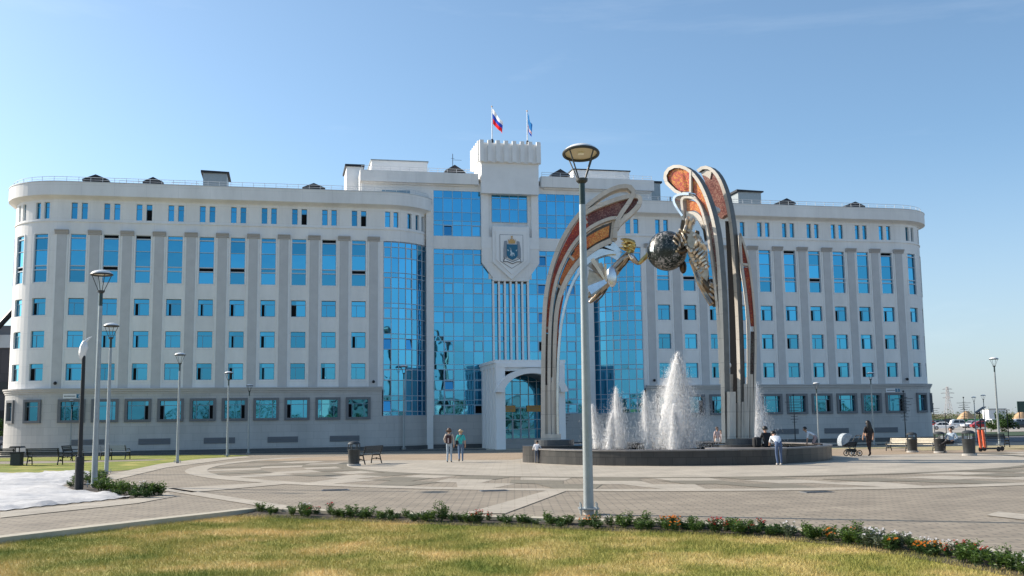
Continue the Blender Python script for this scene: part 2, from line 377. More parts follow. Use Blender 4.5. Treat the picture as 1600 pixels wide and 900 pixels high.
wc = [SCN - 13.7 - 2.505 * k for k in range(10)]                      # window axes of the left wing
corner = [WA - R * radians(22), WA - R * radians(52), WA - R * radians(82)]
allc = wc + corner
ROWS = [(5.5, 6.85), (8.13, 9.48), (10.73, 12.12)]
TALL = (13.4, 17.35)
for mir in (False, True):
    rnd = random.Random(3 + mir)
    W = MB(); S = MB()
    hol = [(t - .6, t + .6) for t in allc]
    tgl = WB - .12
    # stone ground storey
    gh = [(t - 1.0, t + 1.0) for t in wc] + [(t - (.72 if i == 0 else .55), t + (.72 if i == 0 else .55)) for i, t in enumerate(corner)]
    strip(S, mir, TMIN, TMAX, ZB, 2.15, .2)
    strip(S, mir, TMIN, tgl, 2.15, 4.0, .2, gh, .34)
    strip(S, mir, TMIN, tgl, 4.0, 4.45, .2)
    ledge(S, mir, tgl, TMAX, [(.2, 2.15), (.2, 2.42), (-.1, 2.42), (-.1, 2.15)])
    S.build('stone_base', 'stone', B)
    K = MB(); ledge(K, mir, TMIN, TMAX, [(.21, ZB), (.30, ZB), (.30, -.12), (.21, -.12)]); K.build('base_strip', 'stonedark', B)  # dark strip along the foot of the wall
    C = MB(); ledge(C, mir, TMIN, tgl, [(-.05, 4.45), (.26, 4.45), (.26, 4.56), (.34, 4.60), (.34, 4.72), (.42, 4.76), (.42, 4.87), (-.05, 4.87)])
    C.build('string_course', 'stonelight', B)
    # upper wall
    zs = [4.87]; bands = []
    for (a, b) in ROWS + [TALL]:
        bands.append((zs[-1], a, [])); bands.append((a, b, hol)); zs.append(b)
    for (a, b, h) in bands: strip(W, mir, TMIN, tgl, a, b, 0, h)
    strip(W, mir, tgl - .0, tgl + .12, 4.6, 17.35, 0)
    strip(W, mir, TMIN, TMAX, 17.35, 18.58)
    ah = []
    for t in wc + corner[:2]: ah += [(t - .62, t - .16), (t + .16, t + .62)]
    ac = [WB + R * radians(p) for p in (4.5, 14, 31, 43, 54)]
    ah += [(t - .23, t + .23) for t in ac]
    strip(W, mir, TMIN, TMAX, 18.58, 19.93, 0, ah)
    strip(W, mir, TMIN, TMAX, 19.93, 20.35)
    W.build('upper_wall', 'stucco', B)
    Bd = MB(); ledge(Bd, mir, TMIN, TMAX, [(-.05, 18.34), (.07, 18.34), (.07, 18.44), (-.05, 18.44)]); Bd.build('attic_ledge', 'stucco', B)
    Pp = MB(); ledge(Pp, mir, TMIN, TMAX, [(-.3, 20.16), (.04, 20.16), (.12, 20.24), (.55, 20.40), (.62, 20.42), (.62, 21.5), (-.3, 21.5)]); Pp.build('parapet', 'stucco', B)
    Cp = MB(); ledge(Cp, mir, TMIN, TMAX, [(-.33, 21.503), (.66, 21.503), (.66, 21.56), (-.33, 21.56)]); Cp.build('parapet_cap', 'galvlight', B)
    # roof sheet behind the parapet
    Rf = MB(); ts = tbreaks(TMIN, TMAX)
    for a, b in zip(ts, ts[1:]):
        p, q = wp(a, -.25, mir), wp(b, -.25, mir); Rf.quad((p[0], p[1], 21.0), (q[0], q[1], 21.0), (q[0], 17.5, 21.0), (p[0], 17.5, 21.0))
    Rf.build('roof', 'roofgrey', B)
    Bk = MB(); xa = wp(TMIN, 0, mir)[0]; xb = SCN; Bk.quad((xa, 17.55, ZB), (xb, 17.55, ZB), (xb, 17.55, 21.3), (xa, 17.55, 21.3)); Bk.build('rear_wall', 'stucco', B)
    # roof railing
    Rl = MB(); ts = [TMIN + (TMAX - TMIN) * i / 110 for i in range(111)]
    Rl.tube([(*wp(t, .3, mir)[:2], 21.98) for t in ts], .022, 5); Rl.tube([(*wp(t, .3, mir)[:2], 21.78) for t in ts], .014, 4)
    for t in ts[::2]: Rl.tube([(*wp(t, .3, mir)[:2], 21.55), (*wp(t, .3, mir)[:2], 21.98)], .02, 5)
    Rl.build('roof_railing', 'galvlight', B)
    # windows
    for i, t in enumerate(allc):
        for (a, b) in ROWS:
            v = rnd.choices((0, 1, 2, 3), (5, 3, 2, 1))[0]
            put_window('office_window', v, t, a + (.0 if b - a < 1.37 else .02), mir)
        put_window('tall_window', rnd.choices((0, 1, 2, 3), (6, 3, 1.2, .8))[0], t, TALL[0], mir, .06)
    for t in wc + corner[:2]:
        for s_ in (-.39, .39): put_window('attic_window', rnd.choices((0, 1), (12, 1))[0], t + s_, 18.58, mir)
    for t in ac: put_window('attic_window', 0, t, 18.58, mir)
    for i, t in enumerate(wc): put_window('ground_floor_window', rnd.choices((0, 1, 2), (4, 3, 2))[0], t, 2.15, mir, -.2)
    for i, t in enumerate(corner[:2]):
        o = put_window('ground_floor_window', 1, t, 2.15, mir, -.2); o.scale = ((.72 if i == 0 else .55), 1, 1)
    # tall window casings: pale strips beside each window column
    Cs = MB()
    for t in allc:
        for e in (-.60, .60):
            x0 = t + e + (-.10 if e < 0 else 0.0)
            ledge(Cs, mir, x0, x0 + .10, [(-.06, 13.36), (.045, 13.36), (.045, 17.40), (-.06, 17.40)])
    Cs.build('window_casing', 'trim', B)
    # pilasters with capitals, flanked by pale strips
    for k in range(11):
        t = SCN - 13.7 + 1.2525 - 2.505 * k
        Pm = MB(); ledge(Pm, mir, t - .36, t + .36, [(-.05, 4.872), (.13, 4.872), (.13, 17.3), (-.05, 17.3)])
        po = Pm.build('pilaster', 'pilaster', B)
        Cm = MB(); ledge(Cm, mir, t - .52, t + .52, [(-.05, 17.303), (.2, 17.303), (.2, 17.42), (.26, 17.45), (.26, 17.54), (.34, 17.57), (.34, 17.66), (-.05, 17.66)])
        Cm.build('capital', 'capital', po)
        E_ = MB()
        for (u0, u1) in ((t - .50, t - .365), (t + .365, t + .50)): ledge(E_, mir, u0, u1, [(-.05, 4.874), (.07, 4.874), (.07, 17.29), (-.05, 17.29)])
        E_.build('pilaster_margin', 'panel', po)
        if 0 < k < 11:
            pass
    # low grilles in the stone base
    for k in range(5):
        t0 = (-35.8 + 5.03 * k) if not mir else (2 * SCN - (24.2 + 5.03 * k) - 2.4)
        if mir and k > 2: t0 = 2 * SCN - (24.2 - 5.03 * (k - 2)) - 2.4
        gb = MB(); ledge(gb, mir, t0, t0 + 2.45, [(.15, .34), (.235, .34), (.235, .82), (.15, .82)])
        for j in range(4): ledge(gb, mir, t0 + .05, t0 + 2.4, [(.2, .37 + j * .115), (.27, .37 + j * .115), (.25, .42 + j * .115), (.2, .42 + j * .115)])
        gb.build('ventilation_grille', 'grille', B)
    # security camera on the corner pilaster
    x, y, a = wp(SCN - 13.7 + 1.2525 - 25.05, .13, mir); sc_ = MB(); sc_.box(x - .04, x + .04, y - .25, y, 5.3, 5.36); sc_.ball((x, y - .25, 5.28), .14, 10, 6); sc_.build('security_camera', 'black', B)
    x, y, a = wp(SCN - 13.7 + 1.2525, .13, mir); sc_ = MB(); sc_.box(x - .04, x + .04, y - .25, y, 5.3, 5.36); sc_.ball((x, y - .25, 5.28), .13, 10, 6); sc_.build('security_camera', 'black', B)
    # glazed inner corner
    cols = [tgl + .12 + (TMAX - tgl - .12) * i / 7 for i in range(8)]
    zrow = [2.42]; pat = [.92, 1.22, .44]
    z = 17.28; zz = [z]; z -= .44; zz.append(z)
    while z > 2.6:
        for dz in (.92, 1.3, .41):
            z -= dz
            if z > 2.7: zz.append(z)
    zz.append(2.42); zz = zz[::-1]
    Mu = MB(); Gl = MB(); Vd = []
    P = lambda t, z, o: (*wp(t, o, mir)[:2], z)
    for t in cols: Mu.tube([P(t, 2.42, 0), P(t, 17.3, 0)], .035, 4)
    for z in zz:
        for a, b in zip(cols, cols[1:]): Mu.tube([P(a, z, 0), P(b, z, 0)], .03, 4)
    for i, (a, b) in enumerate(zip(cols, cols[1:])):
        for j, (z0, z1) in enumerate(zip(zz, zz[1:])):
            q = rnd.gauss(0, .004), rnd.gauss(0, .004), rnd.gauss(0, .003)
            sash = .8 < z1 - z0 < 1.0 and i in (0, 3)
            if sash and rnd.random() < .12:
                Vd.append([P(a, z0, -.2), P(b, z0, -.2), P(b, z1, -.2), P(a, z1, -.2)])
                if rnd.random() < .4: continue
                Gl.quad(P(a, z0, .0), P(b, z0, .0), P(b, z1, -.12), P(a, z1, -.12)); continue
            Gl.quad(P(a, z0, -.03 + q[0]), P(b, z0, -.03 + q[1]), P(b, z1, -.03 + q[1] + q[2]), P(a, z1, -.03 + q[0] + q[2]))
            if sash:
                for (u0, u1, v0, v1) in ((a, a + .07, z0, z1), (b - .07, b, z0, z1), (a + .07, b - .07, z0, z0 + .07), (a + .07, b - .07, z1 - .07, z1)):
                    Mu.add([P(u0, v0, .02), P(u1, v0, .02), P(u1, v1, .02), P(u0, v1, .02)], [(0, 1, 2, 3)])
    mo = Mu.build('curved_glazing', 'mullw', B); Gl.build('glass_skin', 'glass', mo)
    for q in Vd: vq = MB(); vq.poly(q); vq.build('open_vent', 'dark', mo)
    # end pier between the glazing and the central block
    x0, y0, a0 = wp(TMAX, 0, mir); e = MB()
    sx = -1 if mir else 1
    xs = sorted((x0 + sx * .05, x0 + sx * .62))
    e.box(xs[0], xs[1], 1.9, 6.5, ZB, 21.0); e.build('corner_pier', 'stucco', B)

# ------------------------------------------------------------------ central block (front plane 2.3 m behind the wings)
CY = 2.3
def cbox(mb, x0, x1, z0, z1, y0=0.0, y1=.6, mi=0): mb.box(x0, x1, CY + y0, CY + y1, z0, z1, mi)
cb = MB()
cbox(cb, -6.75, -6.6, 2.4, 24, -.05, .6); cbox(cb, 7.3, 7.45, 2.4, 24, -.05, .6)
cbox(cb, -13.0, -6.75, 18.0, 23.2, 0, .6); cbox(cb, 7.45, 14.0, 18.0, 23.2, 0, .6)
cbox(cb, -6.6, 7.3, 22.46, 23.2, 0, .6)
cbox(cb, -6.6, -2.3, 17.15, 18.31, -.06, .6); cbox(cb, 3.0, 7.3, 17.15, 18.31, -.06, .6)
cbox(cb, -1.64, -1.29, 14.5, 22.46, -.0, .6); cbox(cb, 2.0, 2.34, 14.5, 22.46, -.0, .6)
cbox(cb, -1.29, 2.0, 14.3, 19.72, .1, .6)
cb.build('central_wall', 'stucco', B)
for (x0, x1) in ((-2.3, -1.64), (2.34, 3.0)): pw = MB(); cbox(pw, x0, x1, 16.0, 23.0, -.25, .5); pw.build('tall_pier', 'panel', B)
for (x0, x1) in ((-13.15, -2.55), (3.25, 14.1)): pr = MB(); pr.box(x0, x1, CY - .5, CY + .3, 23.0, 24.0); pr.box(x0 + .3, x1 - .3, CY - .2, CY + .3, 22.86, 23.01); pr.build('central_parapet', 'stucco', B)
cr_ = MB(); cr_.box(-13.2, 14.15, CY + .1, 17.5, 23.6, 23.66); cr_.box(-13.15, -12.95, CY + .3, 17.5, 18, 23.9); cr_.box(13.9, 14.1, CY + .3, 17.5, 18, 23.9); cr_.build('central_roof', 'stucco', B)
for (a, b) in ((-13.0, -2.8), (3.4, 14.0)):
    rl = MB()
    for z in (24.25, 24.45): rl.tube([(a, CY - .1, z), (b, CY - .1, z)], .018, 5)
    for i in range(13): x = a + (b - a) * i / 12; rl.tube([(x, CY - .1, 24.0), (x, CY - .1, 24.45)], .02, 5)
    rl.build('roof_railing', 'galvlight', B)
# curtain walls of the central block
def curtain(x0, x1, nc, zz, seed, name, poly=None, sashcols=(1, 4), openp=.16, y=0.0):
    rnd = random.Random(seed); Mu, Gl, Vd = MB(), MB(), []; Y = CY + y
    xs = [x0 + (x1 - x0) * i / nc for i in range(nc + 1)]
    for x in xs: Mu.box(x - .03, x + .03, Y, Y + .1, zz[0], zz[-1])
    for z in zz: Mu.box(x0, x1, Y + .004, Y + .1, z - .025, z + .025)
    for i, (a, b) in enumerate(zip(xs, xs[1:])):
        for (z0, z1) in zip(zz, zz[1:]):
            sash = .8 < z1 - z0 < 1.05 and i in sashcols
            if sash and rnd.random() < openp: Vd.append([(a, Y + .25, z0), (b, Y + .25, z0), (b, Y + .25, z1), (a, Y + .25, z1)]); Gl.quad((a, Y + .01, z0 + .02), (b, Y + .01, z0 + .02), (b, Y + .12, z1 - .12), (a, Y + .12, z1 - .12)) if rnd.random() < .6 else None
            else:
                q = [rnd.gauss(0, .0035) for _ in range(3)]
                Gl.quad((a, Y + .05 + q[0], z0), (b, Y + .05 + q[1], z0), (b, Y + .05 + q[1] + q[2], z1), (a, Y + .05 + q[0] + q[2], z1))
            if sash:
                for (u0, u1, v0, v1) in ((a, a + .09, z0, z1), (b - .09, b, z0, z1), (a + .09, b - .09, z0, z0 + .09), (a + .09, b - .09, z1 - .09, z1)):
                    Mu.add([(u0, Y - .012, v0), (u1, Y - .012, v0), (u1, Y - .012, v1), (u0, Y - .012, v1)], [(0, 1, 2, 3)])
    o = Mu.build(name, 'mull', B); Gl.build('glass_skin', 'glass', o)
    for q in Vd: vq = MB(); vq.poly(q); vq.build('open_vent', 'dark', o)
    return o
up = [18.31, 19.33, 19.72, 20.5, 21.79, 22.46]
curtain(-6.6, -2.3, 5, up, 5, 'upper_curtain_wall'); curtain(3.0, 7.3, 5, up, 9, 'upper_curtain_wall', sashcols=(0, 3))
lo = [17.15, 16.72, 15.74, 14.52, 14.12, 13.15, 11.95, 11.53, 10.55, 9.35, 8.95, 7.98, 6.85, 6.42, 5.46, 4.6, 3.7, 3.3, 2.46][::-1]
curtain(-6.6, -1.25, 6, lo, 4, 'lower_curtain_wall'); curtain(1.95, 7.3, 6, lo, 8, 'lower_curtain_wall', sashcols=(1, 4), openp=.3)
curtain(-1.29, 2.0, 4, [19.72, 20.9, 21.9, 22.46], 2, 'tower_window', sashcols=())
curtain(-1.25, 1.95, 6, lo[:15], 6, 'fin_curtain_wall', sashcols=(1,), openp=.1, y=.08)
for (x0, x1) in ((-6.75, -2.0), (2.8, 7.45)): cs = MB(); cbox(cs, x0, x1, ZB, 2.44, -.02, .5); cs.build('stone_base', 'stone', B)
for (x0, x1) in ((-6.7, -2.1), (2.9, 7.4)): ck = MB(); cbox(ck, x0, x1, ZB, -.1, -.1, -.021); ck.build('base_strip', 'stonedark', B)
# vertical white fins
for i in range(7):
    x = -1.25 + 3.2 * i / 6
    f = MB(); cbox(f, x - .085, x + .085, 6.9, 14.32, -.16, .06); f.build('facade_fin', 'panel', B)
# emblem field: tapered wall behind, framed shield, coat of arms
ef = MB(); Yf = CY - .3
ef.prism([Vector(p) for p in ((-2.3, Yf, 17.25), (3.0, Yf, 17.25), (3.0, Yf, 15.95), (2.02, Yf, 14.65), (2.02, Yf, 14.322), (-1.32, Yf, 14.322), (-1.32, Yf, 14.65), (-2.3, Yf, 15.95))], (0, .28, 0)); ef.build('emblem_wall', 'stucco', B)
for (x0, x1) in ((-2.302, -1.36), (2.06, 3.002)): bd = MB(); bd.box(x0, x1, Yf - .03, Yf + .25, 17.253, 18.3); bd.build('emblem_band', 'panel', B)
def shield(x0, x1, zt, zm, zb, y): 
    c = (x0 + x1) / 2; return [Vector(p) for p in ((x0, y, zt), (x1, y, zt), (x1, y, zm), (c, y, zb), (x0, y, zm))]
e1 = MB(); e1.prism(shield(-1.35, 2.05, 19.25, 15.95, 14.4, Yf - .25), (0, .26, 0)); sh = e1.build('emblem_shield', 'panel', B, bevel=.05)
e2 = MB(); e2.prism(shield(-1.05, 1.75, 18.85, 16.2, 14.85, Yf - .36), (0, .105, 0)); e2.build('shield_step', 'trim', sh)
YE = Yf - .40
e3 = MB(); e3.prism(shield(-.72, 1.42, 18.47, 16.06, 15.38, YE + .0), (0, .037, 0)); e3.build('shield_outline', 'grille', sh)
e4 = MB(); e4.prism(shield(-.685, 1.385, 18.435, 16.08, 15.42, YE - .012), (0, .01, 0)); e4.build('emblem_field', 'trim', sh)
def ep(pts, y=YE - .02):
    return [Vector((-.67 + (x - 180) / 570 * 2.02 + .05, y, 18.44 - (z - 95) / 635 * 2.42)) for x, z in pts]
def emb(name, pts, m, y, t=.05):
    q = MB(); q.prism(ep(pts, y), (0, t, 0)); return q.build(name, m, sh)
emb('emblem_supporter', [(265, 245), (335, 235), (345, 330), (330, 640), (240, 640), (245, 420)], 'embgrey', YE - .065)
emb('emblem_supporter', [(655, 250), (590, 240), (590, 330), (600, 640), (695, 640), (690, 420)], 'embgrey', YE - .065)
emb('emblem_ribbon', [(225, 745), (255, 640), (340, 680), (470, 725), (590, 680), (670, 640), (705, 745), (600, 740), (470, 790), (330, 740)], 'grille', YE - .08)
emb('emblem_ribbon', [(255, 725), (275, 665), (350, 700), (470, 745), (585, 700), (655, 665), (680, 725), (590, 725), (470, 770), (345, 725)], 'trim', YE - .095, .02)
emb('emblem_blazon', [(325, 325), (605, 325), (605, 590), (560, 650), (465, 695), (370, 650), (325, 590)], 'embblue', YE - .11)
emb('emblem_stag', [(415, 470), (440, 460), (460, 515), (515, 530), (525, 600), (505, 600), (495, 560), (470, 560), (465, 610), (445, 610), (440, 560), (415, 600), (400, 600), (425, 530), (410, 490)], 'ice', YE - .13)
emb('emblem_stag', [(400, 400), (412, 440), (430, 455), (450, 420), (455, 400), (440, 440), (425, 442), (410, 405)], 'ice', YE - .13)
emb('emblem_band', [(335, 440), (385, 470), (350, 490)], 'ice', YE - .13); emb('emblem_band', [(595, 440), (550, 470), (580, 490)], 'ice', YE - .13)
emb('emblem_crown', [(375, 300), (365, 200), (400, 245), (415, 190), (445, 215), (448, 150), (435, 140), (460, 112), (485, 140), (472, 150), (478, 215), (510, 190), (520, 245), (555, 200), (540, 300)], 'gold', YE - .12)
# tower
tw = MB(); tw.box(-2.35, 2.95, CY - .75, 5.2, 22.2, 25.0); tw.build('tower_body', 'panel', B)
tt = MB(); tt.box(-2.45, 2.95, CY - .95, 5.4, 25.0, 26.8); tt.build('tower_crown', 'panel', B)
for i in range(8):
    x = -2.55 + (5.6 - .36) * i / 7
    for (y0, y1) in ((CY - 1.17, CY - .952), (5.402, 5.52)): q = MB(); q.box(x, x + .36, y0, y1, 25.05, 27.0); q.build('merlon', 'panel', B)
for i in range(5):
    y = CY - .8 + 3.5 * i / 4
    for x in (-2.68, 2.952): q = MB(); q.box(x, x + .228, y, y + .36, 25.06, 26.99); q.build('merlon', 'panel', B)
# penthouses, stair shafts, vents
q = MB(); q.box(-11.5, -6.1, 10, 16, 23.6, 26.9); q.build('penthouse', 'panel', B); q = MB(); q.box(-11.6, -6.0, 9.9, 16.1, 26.9, 27.0); q.build('penthouse_cap', 'galv', B)
q = MB(); q.box(8.6, 14.5, 10, 16, 23.6, 26.75); q.build('penthouse', 'panel', B); q = MB(); q.box(8.5, 14.6, 9.9, 16.1, 26.75, 26.85); q.build('penthouse_cap', 'roofblack', B)
q = MB(); q.box(-14.2, -12.75, 4.2, 8, 21.0, 24.8); q.build('stair_shaft', 'panel', B); q = MB(); q.box(-14.35, -12.6, 4.05, 8.2, 24.8, 25.0); q.build('stair_shaft_cap', 'roofblack', B)
q = MB(); q.box(14.5, 15.6, 4.2, 8, 21.0, 24.3); q.build('stair_shaft', 'galv', B); q = MB(); q.box(14.4, 15.75, 4.05, 8.2, 24.3, 24.48); q.build('stair_shaft_cap', 'roofblack', B)
q = MB(); q.prism([Vector(p) for p in ((-12.74, 3.6, 21.0), (-12.4, 3.6, 21.0), (-12.2, 3.6, 23.0), (-12.45, 3.6, 23.0))], (0, .3, 0)); q.prism([Vector(p) for p in ((14.2, 3.6, 21.0), (14.5, 3.6, 21.0), (14.4, 3.6, 22.86), (14.1, 3.6, 22.86))], (0, .3, 0)); q.build('roof_ladder', 'roofblack', B)
def dormer(x0, x1, y, z0, zt, hood='roof_vent'):
    m = MB(); c = (x0 + x1) / 2; ze = z0 + (zt - z0) * .74
    m.prism([Vector(p) for p in ((x0 + .12, y, z0), (x1 - .12, y, z0), (x1 - .12, y, ze), (x0 + .12, y, ze))], (0, 1.7, 0))
    o = m.build(hood, 'dark', B)
    g = MB(); g.prism([Vector(p) for p in ((x0 - .1, y - .15, ze), (c, y - .15, zt), (x1 + .1, y - .15, ze), (x1 + .1, y - .15, ze - .14), (x0 - .1, y - .15, ze - .14))], (0, 2.0, 0)); g.build('hood', 'roofblack', o)
    s_ = MB(); s_.box(x0, x1, y - .1, y - .04, ze - .38, ze - .30); [s_.box(x, x + .07, y - .1, y - .04, z0, ze - .38) for x in (x0, c, x1 - .07)]; s_.build('slat', 'galvlight', o)
for a in ((-36.4, -34.45, 4, 21.55, 23.2), (-31.5, -30.0, 4, 21.55, 23.15), (-18.0, -16.2, 4, 21.55, 23.1), (27.7, 29.4, 4, 21.55, 23.2), (35.0, 36.9, 4, 21.55, 23.1),
          (-4.6, -2.9, 8, 24.0, 26.25), (-3.5, -2.3, 8.2, 24.0, 25.7), (5.8, 7.6, 8, 24.0, 26.25)): dormer(*a)
for (x0, x1, zt) in ((-26.6, -24.6, 23.7), (23.5, 25.9, 23.7)):
    m = MB(); m.box(x0, x1, 4, 7.2, 21.0, zt); o = m.build('roof_cabin', 'galv', B); c = MB(); c.prism([Vector(p) for p in ((x0 - .2, 3.8, zt), (x1 + .2, 3.8, zt), (x1 + .2, 3.8, zt + .12), (x0 - .2, 3.8, zt + .2))], (0, 3.7, 0)); c.build('cabin_roof', 'roofblack', o)
an = MB(); an.tube([(-3.77, 9, 26), (-3.77, 9, 27.6)], .03, 5); an.tube([(-3.77, 9, 27.0), (-2.9, 9, 27.0)], .015, 4); an.tube([(-3.95, 9, 27.15), (-3.6, 9, 27.15)], .015, 4); an.build('antenna', 'black', B)
an = MB(); an.tube([(16.9, 5, 21.3), (16.9, 5, 23.2)], .09, 6); an.box(16.2, 17.8, 4.8, 5.4, 21.4, 22.2); an.build('roof_unit', 'galv', B)
sm = MB()
for x, z in ((-29.2, 0), (-33.5, 0)):
    for i in range(5): sm.tube([(x + i * .55, 4, 21.3), (x + i * .55, 4, 22.75)], .02, 4)
    sm.tube([(x, 4, 22.75), (x + 2.2, 4, 22.75)], .02, 4); sm.tube([(x, 4, 22.4), (x + 2.2, 4, 22.4)], .015, 4)
sm.build('roof_guard_rail', 'galvlight', B)
# small top-storey window strip left of the tower
st = MB(); cbox(st, -11.2, -8.7, 22.05, 22.35, -.02, .1); o = st.build('strip_window', 'wframe', B); st = MB(); [cbox(st, x, x + .5, 21.7, 22.04, -.015, .1) for x in (-11.1, -10.5, -9.9, -9.3)]; st.build('pane', 'glass2', o)

# ------------------------------------------------------------------ entrance portal
PX, PYF, PYB = 0.4, -5.2, 2.25           # axis, front and rear in local y
for (a, b) in ((PX - 2.92, PX - 2.15), (PX + 2.15, PX + 2.92)):
    po = MB()
    for i in range(5):
        y0 = PYF + .25 + i * 1.45
        sgn = -1 if a < PX else 1
        po.box(a, b, y0, y0 + .62, -.45, 6.55 if i else 6.6)
        po.box(*sorted(((a if sgn < 0 else b) - sgn * .28, (a if sgn < 0 else b) - sgn * .6)), y0 + .62, min(y0 + 1.45, PYB), -.45, 6.5)
    po.build('portal_pier', 'trim', B)

pc = MB(); pc.box(PX - 3.0, PX + 3.0, PYF + .3, PYB, 6.601, 6.85); pc.box(PX - 2.9, PX + 2.9, PYF + .2, PYB, 6.25, 6.598); pc.box(PX - 2.75, PX + 2.75, PYF + .6, PYB, 5.95, 6.248); pc.build('portal_roof', 'trim', B)
va = MB(); seg = 20; ro, ri = 3.0, 2.42; zc = 3.62; sq = .72
arc = lambda r, y: [Vector((PX + r * cos(pi - (pi * .93 * i / seg + pi * .035)), y, zc + r * sq * sin(pi - (pi * .93 * i / seg + pi * .035)) + .35)) for i in range(seg + 1)]
a0, b0, a1, b1 = arc(ro, PYF - .55), arc(ri, PYF - .55), arc(ro, PYF + .9), arc(ri, PYF + .9)
for i in range(seg):
    va.quad(a0[i], a0[i + 1], b0[i + 1], b0[i]); va.quad(a0[i], a0[i + 1], a1[i + 1], a1[i]); va.quad(b0[i], b0[i + 1], b1[i + 1], b1[i]); va.quad(a1[i], a1[i + 1], b1[i + 1], b1[i])
for i in (0, seg): va.quad(a0[i], b0[i], b1[i], a1[i])
va.build('portal_arch', 'trim', B)
vb = MB(); a0, a1 = arc(2.40, PYF + .5), arc(2.40, PYB)
for i in range(seg): vb.quad(a0[i], a0[i + 1], a1[i + 1], a1[i])
vb.build('vault_ceiling', 'grille', B)
pg = MB(); pm = MB(); Yp = -1.0
zz = [.35, 1.15, 1.95, 2.95, 4.1, 5.2, 6.2]; xs = [PX - 2.15 + 4.3 * i / 6 for i in range(7)]
for a, b in zip(xs, xs[1:]):
    for c, d in zip(zz, zz[1:]): k = random.gauss(0, .004); pg.quad((a, Yp + .03, c), (b, Yp + .03 + k, c), (b, Yp + .03 + k, d), (a, Yp + .03, d))
for x in xs: pm.box(x - .03, x + .03, Yp - .03, Yp + .05, .35, 6.2)
for z in zz: pm.box(xs[0], xs[-1], Yp - .026, Yp + .05, z - .03, z + .03)
for x in (xs[2], xs[3], xs[4]): pm.box(x - .06, x + .06, Yp - .06, Yp + .02, .35, 1.95)
pmo = pm.build('entrance_glazing', 'mullw', B); pg.build('glass_skin', 'glass', pmo)
ps = MB(); ps.box(PX - 2.15, PX + 2.15, -1.4, Yp + .4, ZB, .33)
for i in range(4): ps.box(PX - 2.15, PX + 2.15, -1.7 - i * .3, -1.4 - i * .3, ZB, .2 - i * .16)
ps.build('entrance_steps', 'stone', B)
for x in (PX - 1.1, PX + 1.15):
    s_ = MB(); s_.box(x - .62, x + .62, Yp - .14, Yp - .07, 2.62, 3.15); o = s_.build('entrance_sign', 'orange', B)
    t_ = MB()
    for r_, (wl, n_) in enumerate(((.8, 5), (.95, 6), (.6, 4))):
        for k in range(n_): t_.box(x - wl / 2 + wl * k / n_ + .01, x - wl / 2 + wl * (k + .75) / n_, Yp - .148, Yp - .141, 3.0 - r_ * .14, 3.05 - r_ * .14)
    t_.build('sign_lettering', 'concrete', o)
# address plates
for (x0, x1, mir) in ((-36.55, -35.05, False), (35.65, 37.1, True)):
    y = -.2
    m = MB(); m.box(x0, x1, y - .06, y - .005, 4.06, 4.43); o = m.build('address_plate', 'white', B)
    m = MB(); m.box(x1 - .5, x1 - .03, y - .07, y - .061, 4.09, 4.40); m.build('number_field', 'embblue', o)
    m = MB(); m.tube([Vector((x1 - .27 + .07 * cos(a), y - .075, 4.19 + .055 * sin(a))) for a in [i * pi / 5 for i in range(11)]], .016, 4); m.tube([Vector((x1 - .27 + .055 * cos(a), y - .075, 4.305 + .045 * sin(a))) for a in [i * pi / 5 for i in range(11)]], .016, 4); m.build('house_number', 'white', o)
    m = MB()
    for k in range(9): m.box(x0 + .08 + k * .095, x0 + .15 + k * .095, y - .066, y - .0605, 4.2, 4.29)
    m.build('street_lettering', 'grille', o)

# flags on the tower
def flag(px, name_label, bands, zt, z0, x, drop):
    r = thing('flagpole', name_label, 'flag', bw(x, 2.6, z0), YAW, 'flags flying over the tower')
    m = MB(); m.tube([(0, 0, 0), (0, 0, zt)], [.05, .03], 8); m.build('pole', 'galvlight', r, True)
    m = MB(); m.ball((0, 0, zt), .07, 8, 6); m.build('finial', 'gold', r, True)
    m = MB(); m.lathe([(.05, .3), (.14, .36), (.14, .6), (.05, .7)], 8); m.build('pole_collar', 'black', r)
    f = MB(); n = 14; hgt = drop[0]; L_ = drop[1]
    rows = sum(k for k, _ in bands); zi = 0
    def P(u, v):
        # u along the fly, v down the hoist; the cloth sags and folds
        ang = drop[2]
        return Vector((.04 + L_ * u * sin(ang) + .05 * sin(u * 9 + v * 2), .13 * sin(u * 11 + v * 1.5) * (.3 + u), zt - .15 - v * hgt * (1 - .25 * u) - L_ * u * cos(ang)))
    tot = sum(k for k, _ in bands); acc = 0
    for k, mi in bands:
        for s_ in range(4):
            v0 = (acc + k * s_ / 4) / tot; v1 = (acc + k * (s_ + 1) / 4) / tot
            for i in range(n): f.quad(P(i / n, v0), P((i + 1) / n, v0), P((i + 1) / n, v1), P(i / n, v1), mi)
        acc += k
    f.build('flag_cloth', ['flagwhite', 'flagblue', 'flagred', 'flagsky', 'flagred2'], r, True)
def mat_cloth(name, c):
    m = bpy.data.materials.new(name); m.use_nodes = True; nt = m.node_tree; b = nt.nodes['Principled BSDF']; b.inputs['Base Color'].default_value = (*c, 1); b.inputs['Roughness'].default_value = .9
    t = N(nt, 'ShaderNodeBsdfTranslucent'); t.inputs['Color'].default_value = (*c, 1); x = N(nt, 'ShaderNodeMixShader'); x.inputs[0].default_value = .5; nt.links.new(b.outputs[0], x.inputs[1]); nt.links.new(t.outputs[0], x.inputs[2]); nt.links.new(x.outputs[0], nt.nodes['Material Output'].inputs[0]); return m
M['flagwhite'] = mat_cloth('flag_white', (.85, .85, .85)); M['flagblue'] = mat_cloth('flag_blue', (0.03, 0.08, 0.45)); M['flagred'] = mat_cloth('flag_red', (0.75, 0.03, 0.03))
M['flagsky'] = mat_cloth('flag_sky', (0.06, 0.28, 0.62)); M['flagred2'] = mat_cloth('flag_thin_red', (0.55, .1, .12))
